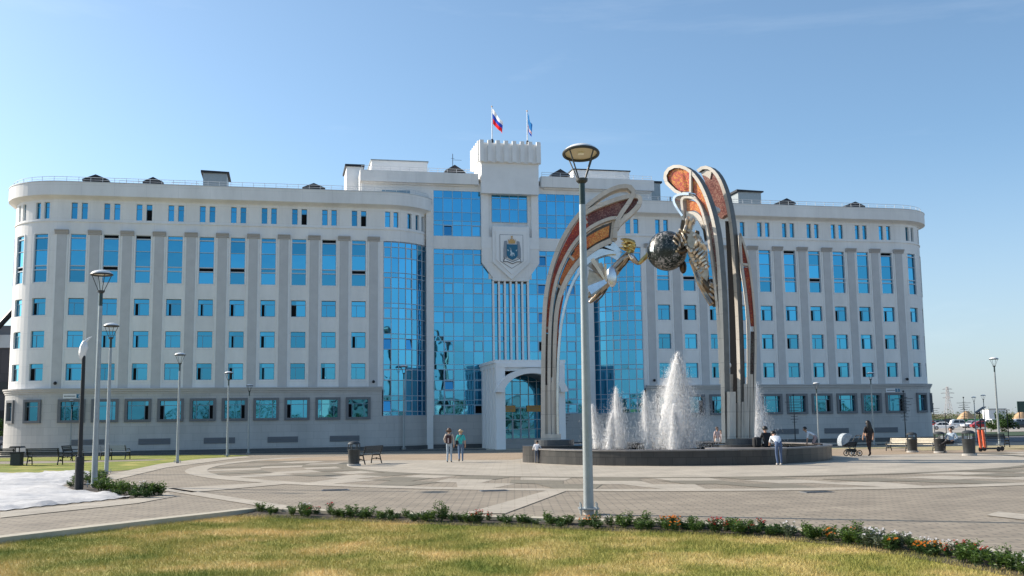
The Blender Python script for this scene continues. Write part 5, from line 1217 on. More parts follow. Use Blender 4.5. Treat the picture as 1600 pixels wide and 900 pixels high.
# plain thin black posts with a T head
def make_post():
    r = thing('thin_post', 'x', 'lamp post', (0, 0, 0), 0, 'short thin dark posts by the facade')
    m = MB(); m.tube([(0, 0, 0), (0, 0, 3.0)], .055, 8); m.build('pole', 'black', r, True)
    m = MB(); m.box(-.28, .28, -.12, .12, 3.0, 3.05); m.build('head', 'black', r); return r
post0 = make_post(); UP = [False]
for (bx, by, ty, lb) in ((421, 704, 656, 'thin dark post before the left wing below its eighth ground window'), (690, 699, 655, 'thin dark post left of the walking couple'), (717, 699, 652, 'thin dark post behind the woman in turquoise'), (901, 696, 652, 'thin dark post beside the near lamp and left sculpture foot'),
                         (48, 712, 632, 'thin grey post near the rounded left corner'), (1576, 684, 640, 'thin black post near the right picture edge by the cars'), (1479, 681, 646, 'thin black post before the white saloon car')):
    p = G(bx, by); put(post0, UP, p, 0, lb, top_h(p, bx, ty) / 3.05)
# solar lamp
p = G(1533, 684); r = thing('solar_lamp', 'black solar lamp with tilted panel by the orange scooters', 'solar lamp', p); h = top_h(p, 1533, 643)
m = MB(); m.tube([(0, 0, 0), (0, 0, h)], .06, 8); m.build('pole', 'black', r, True)
m = MB(); m.box(-.55, .55, -.4, .4, -.03, .03, 0, Matrix.Translation((.1, 0, h + .2)) @ Matrix.Rotation(radians(-32), 4, 'Y')); m.build('solar_panel', 'black', r)
m = MB(); m.box(-.35, .1, -.15, .15, h - .25, h - .12); m.build('lamp_head', 'darkgrey', r)
# black post wrapped in white plastic
p = G(123, 766); h = top_h(p, 131, 556); r = thing('covered_lamp_post', 'black lamp post with its head wrapped in white plastic sheet', 'lamp post', p)
m = MB(); m.tube([(0, 0, 0), (0, 0, 1.02)], .13, 14); m.build('pole_base', 'black', r, True)
m = MB(); m.tube([(0, 0, 1.0), (0, 0, 1.04), (0, 0, h)], [.13, .07, .055], 12); m.build('pole', 'black', r, True)
m = MB(); rs = random.Random(8); prof = [(.03, -.12), (.09, -.05), (.11, .1), (.13, .25), (.10, .38), (.05, .46)]
m.lathe(prof, 14); m.v = [(x * (1 + rs.uniform(-.2, .2)) - .05 + max(0, z) * .12, y * (1 + rs.uniform(-.25, .25)), z + h + rs.uniform(-.02, .02)) for x, y, z in m.v]
m.tube([(.02, 0, h + .42), (.10, .02, h + .52), (.22, .02, h + .60)], [.05, .04, .01], 6); m.build('plastic_wrap', 'plastic', r, True)

# ------------------------------------------------------------------ benches
def make_bench(slat, label):
    r = thing('park_bench', label, 'bench', (0, 0, 0), 0, 'benches round the plaza')
    for s in (-.78, .78):
        m = MB()
        m.tube([(s, -.27, .0), (s, -.25, .2), (s, -.20, .40), (s, .18, .42), (s, .27, .62), (s, .33, .84)], .03, 8)
        m.tube([(s, .30, .0), (s, .24, .2), (s, .18, .42)], .03, 8); m.tube([(s, -.25, .2), (s, 0, .26), (s, .24, .2)], .022, 6)
        m.tube([(s, -.20, .41), (s, -.24, .52), (s, -.18, .62), (s, .24, .60)], .024, 8); m.ball((s, 0, .24), .05, 8, 6)
        m.build('bench_end', 'black', r, True)
    for k in range(5): m = MB(); y = -.20 + k * .095; m.box(-.85, .85, y, y + .075, .43, .465); m.build('seat_slat', slat, r, bevel=.006)
    for k in range(4): m = MB(); z = .53 + k * .085; y = .20 + (z - .45) * .33; m.box(-.85, .85, y, y + .03, z, z + .068); m.build('back_slat', slat, r, bevel=.006)
    return r
bd0 = make_bench('darkgrey', 'x'); UB = [False]
for (x, y, rz, lb) in ((70, 727, 178, 'black bench with its back to the building, right of the square bin'), (2, 727, 176, 'black bench cut by the left picture edge'),
                       (112, 720, 96, 'black bench seen end-on behind the covered post'), (575, 725, -112, 'black bench seen end-on behind the domed bin left of the couple'), (1556, 699, 8, 'far black bench behind the tall right lamp')):
    put(bd0, UB, G(x, y), radians(rz), lb, 1.0)
bg0 = make_bench('greyslat', 'x'); UG = [False]
for (x, y, rz, lb) in ((180, 718, 170, 'grey slatted bench between the two tall left lamps'), (150, 719, 185, 'grey slatted bench just behind the covered black post'), (1489, 708, -46, 'bench with grey slats on which the man with crossed legs sits')):
    put(bg0, UG, G(x, y), radians(rz), lb, 1.02 if x > 1000 else 1.0)
bc0 = make_bench('cream', 'x'); UC = [False]
for (x, y, rz, lb) in ((1404, 705, -58, 'leftmost cream slatted bench, nearest the woman in black'), (1445, 705, -56, 'second cream slatted bench, between two domed bins')):
    put(bc0, UC, G(x, y), radians(rz), lb, .82)
# ------------------------------------------------------------------ bins
def make_bin():
    r = thing('litter_bin', 'x', 'bin', (0, 0, 0), 0, 'round domed litter bins')
    m = MB(); m.lathe([(.33, 0), (.33, .09), (.30, .10)], 20); m.build('base', 'concrete', r)
    m = MB(); m.lathe([(.26, .10), (.29, .72), (.305, .74), (.305, .78), (.27, .78)], 20); m.build('drum', 'darkgrey', r, True)
    for k in range(6): a = k * pi / 3; m = MB(); m.tube([(.275 * cos(a), .275 * sin(a), .78), (.275 * cos(a), .275 * sin(a), 1.02)], .022, 6); m.build('lid_post', 'darkgrey', r)
    m = MB(); m.lathe([(.30, 1.02), (.305, 1.05), (.24, 1.13), (.12, 1.17), (.01, 1.18)], 20); m.build('dome_lid', 'darkgrey', r, True)
    return r
bn0 = make_bin(); UN = [False]
for (x, y, ty, lb) in ((553, 728, 689, 'domed dark bin left of the walking couple'), (1426, 707, 675, 'domed bin between the two cream benches'), (1469, 708, 674, 'domed bin behind the crossed legs of the seated man'), (1515, 712, 672, 'largest domed bin, right of the seated man')):
    p = G(x, y); put(bn0, UN, p, .3, lb, top_h(p, x, ty) / 1.18)
p = G(26, 728); r = thing('square_bin', 'square black litter bin with a flat roof on posts at the left', 'bin', p)
m = MB(); m.box(-.24, .24, -.22, .22, .03, .68); m.build('box', 'darkgrey', r, bevel=.015)
m = MB(); m.box(-.26, .26, -.24, .24, .62, .69); m.build('rim', 'black', r)
for s in (-.1, .1): m = MB(); m.box(s - .02, s + .02, -.02, .02, .69, .90); m.build('roof_post', 'black', r)
m = MB(); m.prism([Vector(q) for q in ((-.32, -.26, .89), (.32, -.26, .89), (.24, -.26, .97), (-.24, -.26, .97))], (0, .52, 0)); m.build('bin_roof', 'black', r)
p = G(764, 700); r = thing('entrance_bin', 'small dark bin standing beside the left pier of the entrance portal', 'bin', p)
m = MB(); m.box(-.25, .25, -.2, .2, 0, .82); m.build('box', 'embblue', r, bevel=.02); m = MB(); m.box(-.2, .2, -.215, -.201, .6, .75); m.build('slot', 'white', r)

# white sheet over the left bed, wrinkled
shp = [(-160, 752), (0, 741), (80, 738.5), (150, 738), (140, 747), (112, 754), (104, 760), (118, 766), (150, 770), (182, 772), (207, 778), (170, 782), (120, 787), (60, 793), (0, 800), (-160, 824)]
SPW = [(G(x, y).x, G(x, y).y) for x, y in shp]
P_ = np.array(SPW); lo_, hi_ = P_.min(0), P_.max(0); m = MB(); st = .16
nx, ny = int((hi_[0] - lo_[0]) / st) + 1, int((hi_[1] - lo_[1]) / st) + 1
gx, gy = np.meshgrid(lo_[0] + np.arange(nx) * st, lo_[1] + np.arange(ny) * st)
wz = .05 + .03 * np.sin(gx * 2.2 + 1.2 * np.sin(gy * .9)) * np.sin(gy * 1.1) + .022 * np.sin(gx * .6 + gy * 5.5 + np.sin(gx * 1.7) * 2) + .018 * np.sin(gy * 9 + np.sin(gx * 1.3) * 3) + RNG.normal(0, .007, gx.shape)
ins = inside(gx.ravel(), gy.ravel(), SPW).reshape(gx.shape)
vid = {}
for j in range(ny):
    for i in range(nx): vid[(j, i)] = j * nx + i
core = ins.copy()
for _ in range(2): core[1:-1, 1:-1] = core[1:-1, 1:-1] & core[:-2, 1:-1] & core[2:, 1:-1] & core[1:-1, :-2] & core[1:-1, 2:]
vv = [(gx[j, i], gy[j, i], max(.02, wz[j, i] * 1.15) if core[j, i] else .02) for j in range(ny) for i in range(nx)]
ff = [(vid[j, i], vid[j, i + 1], vid[j + 1, i + 1], vid[j + 1, i]) for j in range(ny - 1) for i in range(nx - 1) if ins[j, i] and ins[j, i + 1] and ins[j + 1, i] and ins[j + 1, i + 1]]
m.add(vv, ff); o = m.build('ground_sheet', mat('white_sheet', (.52, .51, .50), .75, var=.16, vscale=1.6, bump=.9, bscale=5, detail=8), None, True); bm = bmesh.new(); bm.from_mesh(o.data); bmesh.ops.delete(bm, geom=[v for v in bm.verts if not v.link_faces], context='VERTS'); bm.to_mesh(o.data); bm.free()
tag(o, 'wrinkled white sheet spread over the ground at the left', 'ground sheet')

# ================================================================== PEOPLE
CM = {}
def cm(c, rough=.8):
    k = tuple(c)
    if k not in CM: CM[k] = mat('cloth_%d' % len(CM), c, rough, var=.12, vscale=14)
    return CM[k]
SKIN = mat('skin', (.48, .28, .19), .55); M['hairdark'] = mat('dark_hair', (.015, .012, .010), .5); M['hairbrown'] = mat('brown_hair', (.09, .05, .03), .55); M['hairblond'] = mat('blond_hair', (.45, .33, .20), .55); M['shoe'] = mat('shoe', (.03, .025, .022), .5); M['shoelight'] = mat('light_shoe', (.6, .6, .6), .5)
BASE = dict(pelvis=(0, 0, .97), waist=(0, 0, 1.10), chest=(0, 0, 1.30), neckbase=(0, .0, 1.45), neck=(0, .01, 1.52), head=(0, .03, 1.61), crown=(0, .02, 1.68),
            shR=(.17, 0, 1.41), elR=(.225, -.03, 1.14), wrR=(.235, .05, .90), haR=(.235, .07, .83), shL=(-.17, 0, 1.41), elL=(-.225, -.03, 1.14), wrL=(-.235, .05, .90), haL=(-.235, .07, .83),
            hipR=(.09, 0, .92), knR=(.095, .03, .50), anR=(.095, -.02, .09), toR=(.105, .14, .035), hipL=(-.09, 0, .92), knL=(-.095, .03, .50), anL=(-.095, -.02, .09), toL=(-.105, .14, .035))
RAD = dict(pelvis=.135, waist=.12, chest=.145, neckbase=.075, neck=.052, head=.098, crown=.07, sh=.065, el=.045, wr=.032, ha=.034, hip=.088, kn=.06, an=.042, to=.034)
EDG = [('pelvis', 'waist'), ('waist', 'chest'), ('chest', 'neckbase'), ('neckbase', 'neck'), ('neck', 'head'), ('head', 'crown')] + [e for s in 'RL' for e in (('chest', 'sh' + s), ('sh' + s, 'el' + s), ('el' + s, 'wr' + s), ('wr' + s, 'ha' + s), ('pelvis', 'hip' + s), ('hip' + s, 'kn' + s), ('kn' + s, 'an' + s), ('an' + s, 'to' + s))]
def person(label, p, h, yaw, pose, top, legs, shoe='shoe', sleeve='short', hair='hairdark', hairlen=0.0, girth=1.0, shorts=False, group='people on the plaza'):
    """pose overrides joints of a 1.75 m figure that faces +y"""
    k = h / 1.75; r = thing('person', label, 'person', p, yaw, group)
    j = {n: Vector(pose.get(n, q)) * k for n, q in BASE.items()}
    J = {n: (j[n], RAD.get(n, RAD.get(n[:-1], .05)) * k * (girth if n in ('pelvis', 'waist', 'chest') else 1)) for n in j}
    J['chest'] = (j['chest'], (.165 * k * girth, .115 * k * girth)); J['waist'] = (j['waist'], (.135 * k * girth, .10 * k * girth)); J['pelvis'] = (j['pelvis'], (.15 * k * girth, .115 * k * girth))
    E = list(EDG)
    for s, sg in (('R', 1), ('L', -1)):
        d = (j['ha' + s] - j['wr' + s]).normalized(); sd = Vector((0, 1, 0)) if abs(d.y) < .8 else Vector((1, 0, 0)); q = j['ha' + s]
        for n, (o, l) in enumerate(((-.03, .07), (-.01, .085), (.012, .08), (.032, .062))): J['f%s%d' % (s, n)] = (q + sd * o * k + d * l * k + Vector((-sg * .01 * n * k, 0, 0)), .0095 * k); E.append(('ha' + s, 'f%s%d' % (s, n)))
        J['t' + s] = (q + sd * .05 * k + d * .03 * k, .0105 * k); E.append(('ha' + s, 't' + s))
    hd = (j['crown'] - j['neck']).normalized(); fw = Vector((0, 1, 0)); fw = (fw - hd * fw.dot(hd)).normalized()
    J['nose'] = (j['head'] + fw * .112 * k - hd * .01 * k, .014 * k); E.append(('head', 'nose'))
    for s, sg in (('R', 1), ('L', -1)): J['ear' + s] = (j['head'] + Vector((sg * .092 * k, -.01 * k, 0)), .018 * k); E.append(('head', 'ear' + s))
    def pick(a, b):
        if b in ('neck', 'head', 'crown', 'nose') or b.startswith('ear'): return 0
        if b[:2] in ('ha',) or b[0] in 'ft' and b[:2] not in ('to',): return 0
        if b[:2] == 'wr': return 1 if sleeve == 'long' else 0
        if b[:2] in ('sh', 'el') or b in ('chest', 'neckbase', 'waist'): return 1
        if b[:2] == 'to': return 3
        if b[:2] == 'an' and shorts: return 0
        return 2
    body = skin('body', J, E, r, [SKIN, cm(top) if not isinstance(top, str) else M[top], cm(legs), M[shoe]], pick, 2)
    m = MB(); c = j['head'] + hd * .028 * k - fw * .022 * k; hr = .118 * k
    rot = hd.to_track_quat('Z', 'Y').to_matrix().to_4x4()
    m.lathe([(hr * sin(t) * (1 if t < pi * .62 else .96), hr * cos(t) * 1.08) for t in [pi * .02 + i * pi * (.60) / 8 for i in range(9)]][::-1], 16, c, 0, rot)
    for i, v in enumerate(m.v):
        d = Vector(v) - c; f_ = d.dot(fw)
        if f_ > .04 * k and d.dot(hd) < .05 * k: m.v[i] = tuple(Vector(v) - fw * (f_ - .04 * k))
    if hairlen:
        n = 9
        for i in range(n):
            a = pi * (.10 + .8 * i / (n - 1)); off = Vector((cos(a) * .085, -sin(a) * .07 - .02, 0)) * k
            b0 = j['head'] + off + Vector((0, -.02 * k, .05 * k)); m.tube([b0, b0 + Vector((off.x * .25, -.045 * k, -hairlen * .45 * k)), b0 + Vector((off.x * .35, -.03 * k, -hairlen * k))], [.04 * k, .05 * k, .022 * k], 6)
    m.build('hair', hair, r, True)
    for sg in (-1, 1):
        m = MB(); m.ball(j['head'] + fw * .092 * k + hd * .012 * k + Vector((sg * .034 * k, 0, 0)), .011 * k, 6, 4); m.build('eye', 'black', r)
    m = MB(); m.box(-.022 * k, .022 * k, 0, .008 * k, -.004 * k, .004 * k, 0, Matrix.Translation(j['head'] + fw * .088 * k - hd * .045 * k)); m.build('mouth', mat('lips', (.35, .12, .1), .6) if 'lips' not in M else M['lips'], r)
    return r
def hgt(x, yb, yt): p = G(x, yb); return p, at_y(x, yt, p.y).z
walk = dict(hipR=(.09, .02, .92), knR=(.10, .14, .52), anR=(.10, .20, .09), toR=(.11, .36, .05), knL=(-.09, -.06, .50), anL=(-.09, -.30, .17), toL=(-.10, -.20, .05), elL=(-.23, .06, 1.15), wrL=(-.22, .20, .96), haL=(-.22, .24, .91), elR=(.23, -.10, 1.15), wrR=(.24, -.13, .90), haR=(.24, -.12, .83))
p, h = hgt(702, 723, 669)
person('walker in beige shirt and pale jeans beside the woman in turquoise', p, h, radians(-6), dict(knR=(.09, .06, .50), anR=(.09, .03, .09), toR=(.10, .18, .035), knL=(-.08, .0, .50), anL=(-.085, -.10, .10), toL=(-.095, .04, .035), elL=(-.25, -.02, 1.17), wrL=(-.24, .16, 1.02), haL=(-.22, .2, 1.05)), (.50, .42, .35), (.33, .40, .46), sleeve='long', hair='hairbrown', hairlen=.12)
k = h / 1.75; bp = thing('backpack', 'dark red backpack with a pale stripe worn by the walker in beige', 'backpack', p, radians(-6))
m = MB(); m.box(-.15, .15, -.28, -.125, .97, 1.40); m.v = [(x * k, y * k, z * k) for x, y, z in m.v]; m.build('pack', cm((.05, .02, .02)), bp, bevel=.05 * k)
m = MB(); m.box(-.03, .03, -.295, -.28, 1.0, 1.25); m.v = [(x * k, y * k, z * k) for x, y, z in m.v]; m.build('stripe', cm((.55, .45, .43)), bp)
for s in (-1, 1): m = MB(); m.tube([Vector((s * .10, -.15, 1.38)) * k, Vector((s * .12, -.02, 1.47)) * k, Vector((s * .13, .13, 1.36)) * k, Vector((s * .14, .14, 1.2)) * k], .018 * k, 6); m.build('strap', cm((.04, .02, .02)), bp, True)
p, h = hgt(720, 722, 671)
person('blond woman in turquoise top and blue jeans walking with a dark shoulder bag', p, h, radians(4), walk, (.05, .48, .46), (.10, .17, .28), shoe='shoe', hair='hairblond', hairlen=.05)
k = h / 1.75; bp = thing('shoulder_bag', 'small black bag hanging at the left hip of the woman in turquoise', 'bag', p, radians(4))
m = MB(); m.box(-.28, -.14, -.14, -.02, .93, 1.17); m.v = [(x * k, y * k, z * k) for x, y, z in m.v]; m.build('bag_body', 'black', bp, bevel=.03 * k)
m = MB(); m.tube([Vector(q) * k for q in ((-.20, -.1, 1.16), (-.05, -.135, 1.33), (.10, -.05, 1.47), (.12, .08, 1.43), (-.1, .14, 1.25), (-.2, .0, 1.14))], .014 * k, 6); m.build('strap', 'black', bp, True)
lean = dict(pelvis=(0, -.16, .93), waist=(0, -.06, 1.02), chest=(0, .13, 1.14), neckbase=(0, .27, 1.21), neck=(0, .32, 1.25), head=(0, .40, 1.30), crown=(0, .43, 1.36), shR=(.17, .22, 1.18), elR=(.2, .34, .97), wrR=(.17, .46, .86), haR=(.15, .52, .84), shL=(-.17, .22, 1.18), elL=(-.2, .34, .97), wrL=(-.17, .46, .86), haL=(-.15, .52, .84), hipR=(.09, -.15, .9), hipL=(-.09, -.15, .9), knR=(.10, -.08, .49), knL=(-.1, -.1, .49), anR=(.10, -.12, .09), anL=(-.10, -.2, .1), toR=(.1, .04, .035), toL=(-.1, -.05, .035))
p = Vector((.85, 48.6, 0)); p = G(839, 724)
person('small child in white shirt and dark jeans leaning on the left basin rim', p, at_y(840, 688, p.y).z, radians(-20), dict(chest=(0, .05, 1.29), neckbase=(0, .09, 1.43), neck=(0, .11, 1.5), head=(0, .13, 1.6), crown=(0, .13, 1.68), elR=(.28, .1, 1.2), wrR=(.32, .28, 1.05), haR=(.32, .34, 1.02), elL=(-.3, .05, 1.2), wrL=(-.38, .22, 1.06), haL=(-.4, .28, 1.02)), (.72, .72, .76), (.06, .08, .12), sleeve='long', hair='hairdark', girth=1.1)
p = G(1216, 727)
person('person in white top and blue jeans bending over the right basin rim', p, at_y(1216, 672, p.y).z * 1.18, radians(8), lean, (.72, .74, .78), (.07, .11, .20), shoe='shoelight', hair='hairdark')
pk_ = FC + Vector((4.2, -5.35, HB)); pk_ = at_y(1199, 700, 45.9); pk_.z = HB
sit = dict(pelvis=(0, 0, .10), waist=(0, .02, .25), chest=(0, .08, .47), neckbase=(0, .13, .62), neck=(0, .15, .69), head=(0, .18, .78), crown=(0, .18, .86), shR=(.18, .09, .58), elR=(.27, .14, .33), wrR=(.24, .34, .22), haR=(.22, .40, .20), shL=(-.18, .09, .58), elL=(-.27, .12, .33), wrL=(-.22, .32, .22), haL=(-.2, .38, .2), hipR=(.1, .03, .09), hipL=(-.1, .03, .09), knR=(.14, .42, .13), knL=(-.14, .42, .13), anR=(.13, .44, -.28), anL=(-.13, .44, -.28), toR=(.13, .58, -.33), toL=(-.13, .58, -.33))
person('person in black clothes sitting on the basin rim beside the bending one', pk_, 1.72, radians(10), sit, (.012, .012, .014), (.015, .015, .018), sleeve='long', hair='hairdark', girth=1.15)
bp = thing('black_bag', 'black backpack lying on the basin rim beside the figure in black', 'bag', pk_ + Vector((-.42, .05, 0)), .2)
m = MB(); m.box(-.2, .16, -.14, .14, 0, .45); m.build('bag_body', cm((.012, .012, .014)), bp, bevel=.1); m = MB(); m.tube([(-.1, -.15, .1), (-.1, -.19, .25), (-.1, -.14, .4)], .02, 6); m.build('strap', 'black', bp, True)
pb = at_y(1273, 697, 47.7); pb.z = HB
crouch = dict(pelvis=(0, -.08, .50), waist=(0, .06, .58), chest=(0, .26, .67), neckbase=(0, .38, .74), neck=(0, .43, .79), head=(0, .48, .87), crown=(0, .49, .95), shR=(.15, .32, .70), elR=(.17, .36, .42), wrR=(.15, .38, .18), haR=(.15, .40, .09), shL=(-.15, .32, .70), elL=(-.17, .36, .42), wrL=(-.15, .40, .18), haL=(-.15, .42, .09), hipR=(.09, -.07, .46), hipL=(-.09, -.07, .46), knR=(.12, .12, .12), knL=(-.12, .06, .12), anR=(.1, -.28, .08), anL=(-.1, -.34, .08), toR=(.1, -.36, .03), toL=(-.1, -.42, .03))
person('boy in white t-shirt crouching on hands and knees on the right basin rim', pb, 1.45, radians(75), crouch, (.74, .75, .78), (.35, .25, .25), hair='hairdark', shorts=True)
pq = at_y(1121, 690, 53.5); pq = Vector((pq.x, 58.6, 0)); q_ = at_y(1121, 690, 58.6); pq = Vector((q_.x, 58.6, 0))
person('person in pale pink top seen behind the basin, left of the right sculpture feet', pq, at_y(1121, 667, 58.6).z, radians(200), {}, (.62, .45, .42), (.7, .68, .66), hair='hairbrown')
pq = Vector((at_y(1127, 690, 59.2).x, 59.2, 0))
person('child in white half hidden by the right sculpture feet', pq, at_y(1127, 672, 59.2).z, radians(150), {}, (.7, .6, .58), (.5, .45, .4), hair='hairbrown')
p, h = hgt(1359, 713, 657)
person('woman with long dark hair in loose black clothes walking behind the stroller', p, h, radians(20), dict(knR=(.09, .06, .50), anR=(.085, .08, .09), toR=(.09, .22, .035), knL=(-.08, -.03, .50), anL=(-.08, -.18, .13), toL=(-.085, -.06, .04), elR=(.27, -.02, 1.15), wrR=(.30, .04, .92), haR=(.30, .05, .86), elL=(-.27, -.0, 1.15), wrL=(-.30, .06, .92), haL=(-.3, .07, .86)), (.016, .011, .012), (.03, .016, .016), sleeve='short', hair='hairdark', hairlen=.42, girth=1.5)
# seated man on the right bench
p = G(1487, 708); bsc = 1.12
sitb = dict(pelvis=(0, .02, .56), waist=(0, -.06, .70), chest=(0, -.12, .90), neckbase=(0, -.10, 1.06), neck=(0, -.08, 1.12), head=(0, -.04, 1.21), crown=(0, -.04, 1.29), shR=(.19, -.11, 1.01), elR=(.32, -.10, .77), wrR=(.20, .14, .72), haR=(.14, .2, .72), shL=(-.19, -.11, 1.01), elL=(-.30, -.12, .77), wrL=(-.2, .12, .68), haL=(-.16, .18, .67), hipR=(.1, .06, .55), hipL=(-.1, .06, .55), knR=(.10, .50, .56), anR=(.12, .52, .12), toR=(.12, .66, .05), knL=(-.04, .52, .66), anL=(.26, .56, .46), toL=(.32, .68, .42))
person('man in pale blue shirt and black trousers sitting cross-legged on the bench', p + Vector((0, 0, 0)), 1.72, radians(-46 + 180), sitb, (.42, .50, .58), (.015, .015, .018), sleeve='long', hair='hairdark')
p = G(1527, 705); person('person in grey blue standing behind the orange scooters', G(1529, 694), at_y(1529, 667, G(1529, 694).y).z, radians(160), {}, (.16, .2, .27), (.05, .06, .08), sleeve='long', hair='hairdark')

# stroller
p = G(1327, 713); r = thing('baby_stroller', 'black baby stroller with its hood covered by a pale cloth', 'stroller', p, radians(12))
for nm, (x, y, rr_) in (('wheel', (.42, -.25, .15)), ('wheel', (.42, .25, .15)), ('wheel', (-.02, -.25, .15)), ('wheel', (-.02, .25, .15))):
    m = MB(); m.tube([(x + (rr_ - .02) * cos(t), y, rr_ + (rr_ - .02) * sin(t)) for t in [i * 2 * pi / 20 for i in range(21)]], .022, 6); o = m.build('wheel', 'black', r, True)
    q = MB(); q.lathe([(.01, -.02), (.05, -.02), (.05, .02), (.01, .02)], 10, (x, y, rr_), 0, Matrix.Rotation(pi / 2, 4, 'X')); [q.box(-.008, .008, -.008, .008, -rr_ + .03, rr_ - .03, 0, Matrix.Translation((x, y, rr_)) @ Matrix.Rotation(a, 4, 'Y')) for a in (0, pi / 3, 2 * pi / 3)]; q.build('rim', 'galv', o)
m = MB()
for s in (-.24, .24): m.tube([(.42, s, .15), (.05, s, .50), (-.22, s, .62)], .018, 6); m.tube([(-.02, s, .15), (.20, s, .36), (.30, s, .62), (.5, s, .95)], .018, 6)
m.build('frame', 'darkgrey', r, True)
m = MB(); m.tube([(.5, -.24, .95), (.58, -.2, 1.0), (.6, 0, 1.01), (.58, .2, 1.0), (.5, .24, .95)], .02, 8); m.build('handle', 'black', r, True)
m = MB(); m.prism([Vector(q) for q in ((-.32, -.2, .56), (-.26, -.2, .46), (.26, -.2, .46), (.36, -.2, .60), (.34, -.2, .72), (-.34, -.2, .68))], (0, .4, 0)); m.build('carrycot', 'black', r, bevel=.03)
m = MB(); c = Vector((-.14, 0, .70))
for i in range(10):
    a0, a1 = pi * (.28 + .86 * i / 10), pi * (.28 + .86 * (i + 1) / 10)
    for (y0, y1, s0, s1) in ((-.24, -.2, .82, 1), (-.2, .2, 1, 1), (.2, .24, 1, .82)):
        f_ = lambda a, y, s: c + Vector((cos(a) * .36 * s, y, sin(a) * .42 * s)); m.quad(f_(a0, y0, s0), f_(a1, y0, s0), f_(a1, y1, s1), f_(a0, y1, s1))
    m.add([c + Vector((0, -.24, 0)), f_(a0, -.24, .82), f_(a1, -.24, .82)], [(0, 1, 2)])
m.build('hood_cover', mat('pale_muslin', (.34, .38, .41), .8, var=.3, vscale=14, bump=.8, bscale=9), r, True)
m = MB(); m.box(-.1, .3, -.18, .18, .2, .36); m.build('basket', 'black', r, bevel=.03)
# scooters
M['scooter'] = mat('orange_plastic', (.75, .13, .05), .5)
for (x, y, lb) in ((1533, 706, 'orange hire scooter standing beside the largest domed bin'), (1539, 705, 'orange hire scooter parked behind the first one, deck to the right')):
    p = G(x, y); r = thing('kick_scooter', lb, 'scooter', p, radians(8), 'orange hire scooters')
    m = MB(); m.tube([(0, 0, .18), (-.06, 0, 1.15)], .075, 8); m.build('stem', 'scooter', r, True)
    m = MB(); m.tube([(-.06, -.28, 1.16), (-.06, .28, 1.16)], .025, 8); m.build('handlebar', 'black', r, True)
    m = MB(); m.box(0, .95, -.09, .09, .12, .18); m.build('deck', 'black', r, bevel=.02)
    for wx in (-.02, 1.0): m = MB(); m.lathe([(.03, -.03), (.11, -.03), (.13, 0), (.11, .03), (.03, .03)], 14, (wx, 0, .13), 0, Matrix.Rotation(pi / 2, 4, 'X')); m.build('wheel', 'black', r, True)

# ================================================================== BACKGROUND
M['carwin'] = mat('car_glass', (.02, .025, .03), .08); M['tyre'] = mat('tyre', (.015, .015, .016), .8); M['taillight'] = mat('tail_light', (.5, .02, .02), .3); M['headlight'] = mat('head_light', (.8, .8, .8), .15); M['rimmetal'] = mat('alloy', (.4, .4, .42), .35, .7)
def car(label, x, y, col, suv, rz, s=1.0):
    p = G(x, y); r = thing('parked_car', label, 'car', p, rz, 'cars parked beyond the road'); r.scale = (s, s, s)
    pm = mat('car_paint', col, .25, .0, spec=.6); L_ = 4.4; hb = .95 if suv else .80; ht = 1.72 if suv else 1.46
    lo = [(-2.2, .32), (-2.2, .62), (-2.12, hb - .06), (-1.0, hb), (1.75 if suv else 1.7, hb + .02), (2.12, hb - .02), (2.2, .6), (2.2, .32), (1.75, .26), (-1.75, .26)]
    m = MB(); m.prism([Vector((a, -.88, b)) for a, b in lo], (0, 1.76, 0)); body = m.build('body', pm, r, bevel=.09)
    up = [(-1.05, hb), (-.45, ht - .06), (-.1, ht), (1.3 if suv else .75, ht - .01), (1.75 if suv else 1.25, ht - .16), (2.0 if suv else 1.85, hb)]
    m = MB()
    for a, b in zip(up, up[1:] + up[:1]): m.quad((a[0], -.80 + .12 * (a[1] - hb), a[1]), (b[0], -.80 + .12 * (b[1] - hb), b[1]), (b[0], .80 - .12 * (b[1] - hb), b[1]), (a[0], .80 - .12 * (a[1] - hb), a[1]))
    for sg in (-1, 1): m.poly([(a, sg * (.80 - .12 * (b - hb)), b) for a, b in up])
    m.build('cabin', pm, r)
    for sg in (-1, 1):
        m = MB(); wd = [(-.85, hb + .06), (-.40, ht - .16), (.32, ht - .13), (.32, hb + .06)]; w2 = [(.40, hb + .06), (.40, ht - .13), (1.25 if suv else .75, ht - .14), (1.62 if suv else 1.35, hb + .08)]
        for q in (wd, w2): m.poly([(a, sg * (.808 - .12 * (b - hb)), b) for a, b in q])
        m.build('side_window', 'carwin', r)
        m = MB(); m.box(-2.215, -2.12, *sorted((sg * .52, sg * .82)), .62, .76); m.build('headlight', 'headlight', r); m = MB(); m.box(2.12, 2.215, *sorted((sg * .58, sg * .84)), .66, .84); m.build('tail_light', 'taillight', r)
        m = MB(); m.box(-.98, -.82, *sorted((sg * .86, sg * 1.02)), hb + .02, hb + .14); m.build('mirror', pm, r)
        for wx in (-1.35, 1.35):
            m = MB(); m.lathe([(.05, -.1), (.30, -.1), (.34, -.06), (.34, .06), (.30, .1), (.05, .1)], 18, (wx, sg * .82, .34), 0, Matrix.Rotation(pi / 2, 4, 'X')); o = m.build('wheel', 'tyre', r, True); m = MB(); m.lathe([(.01, -.11), (.2, -.11), (.2, .11), (.01, .11)], 14, (wx, sg * .82, .34), 0, Matrix.Rotation(pi / 2, 4, 'X')); m.build('rim', 'rimmetal', o)
    m = MB(); n_ = Vector((-1, 0, .8)).normalized() * .012
    m.quad(*[Vector(q) + n_ for q in ((-.98, -.74, hb + .05), (-.98, .74, hb + .05), (-.47, .68, ht - .09), (-.47, -.68, ht - .09))]); m.build('windscreen', 'carwin', r)
    return r
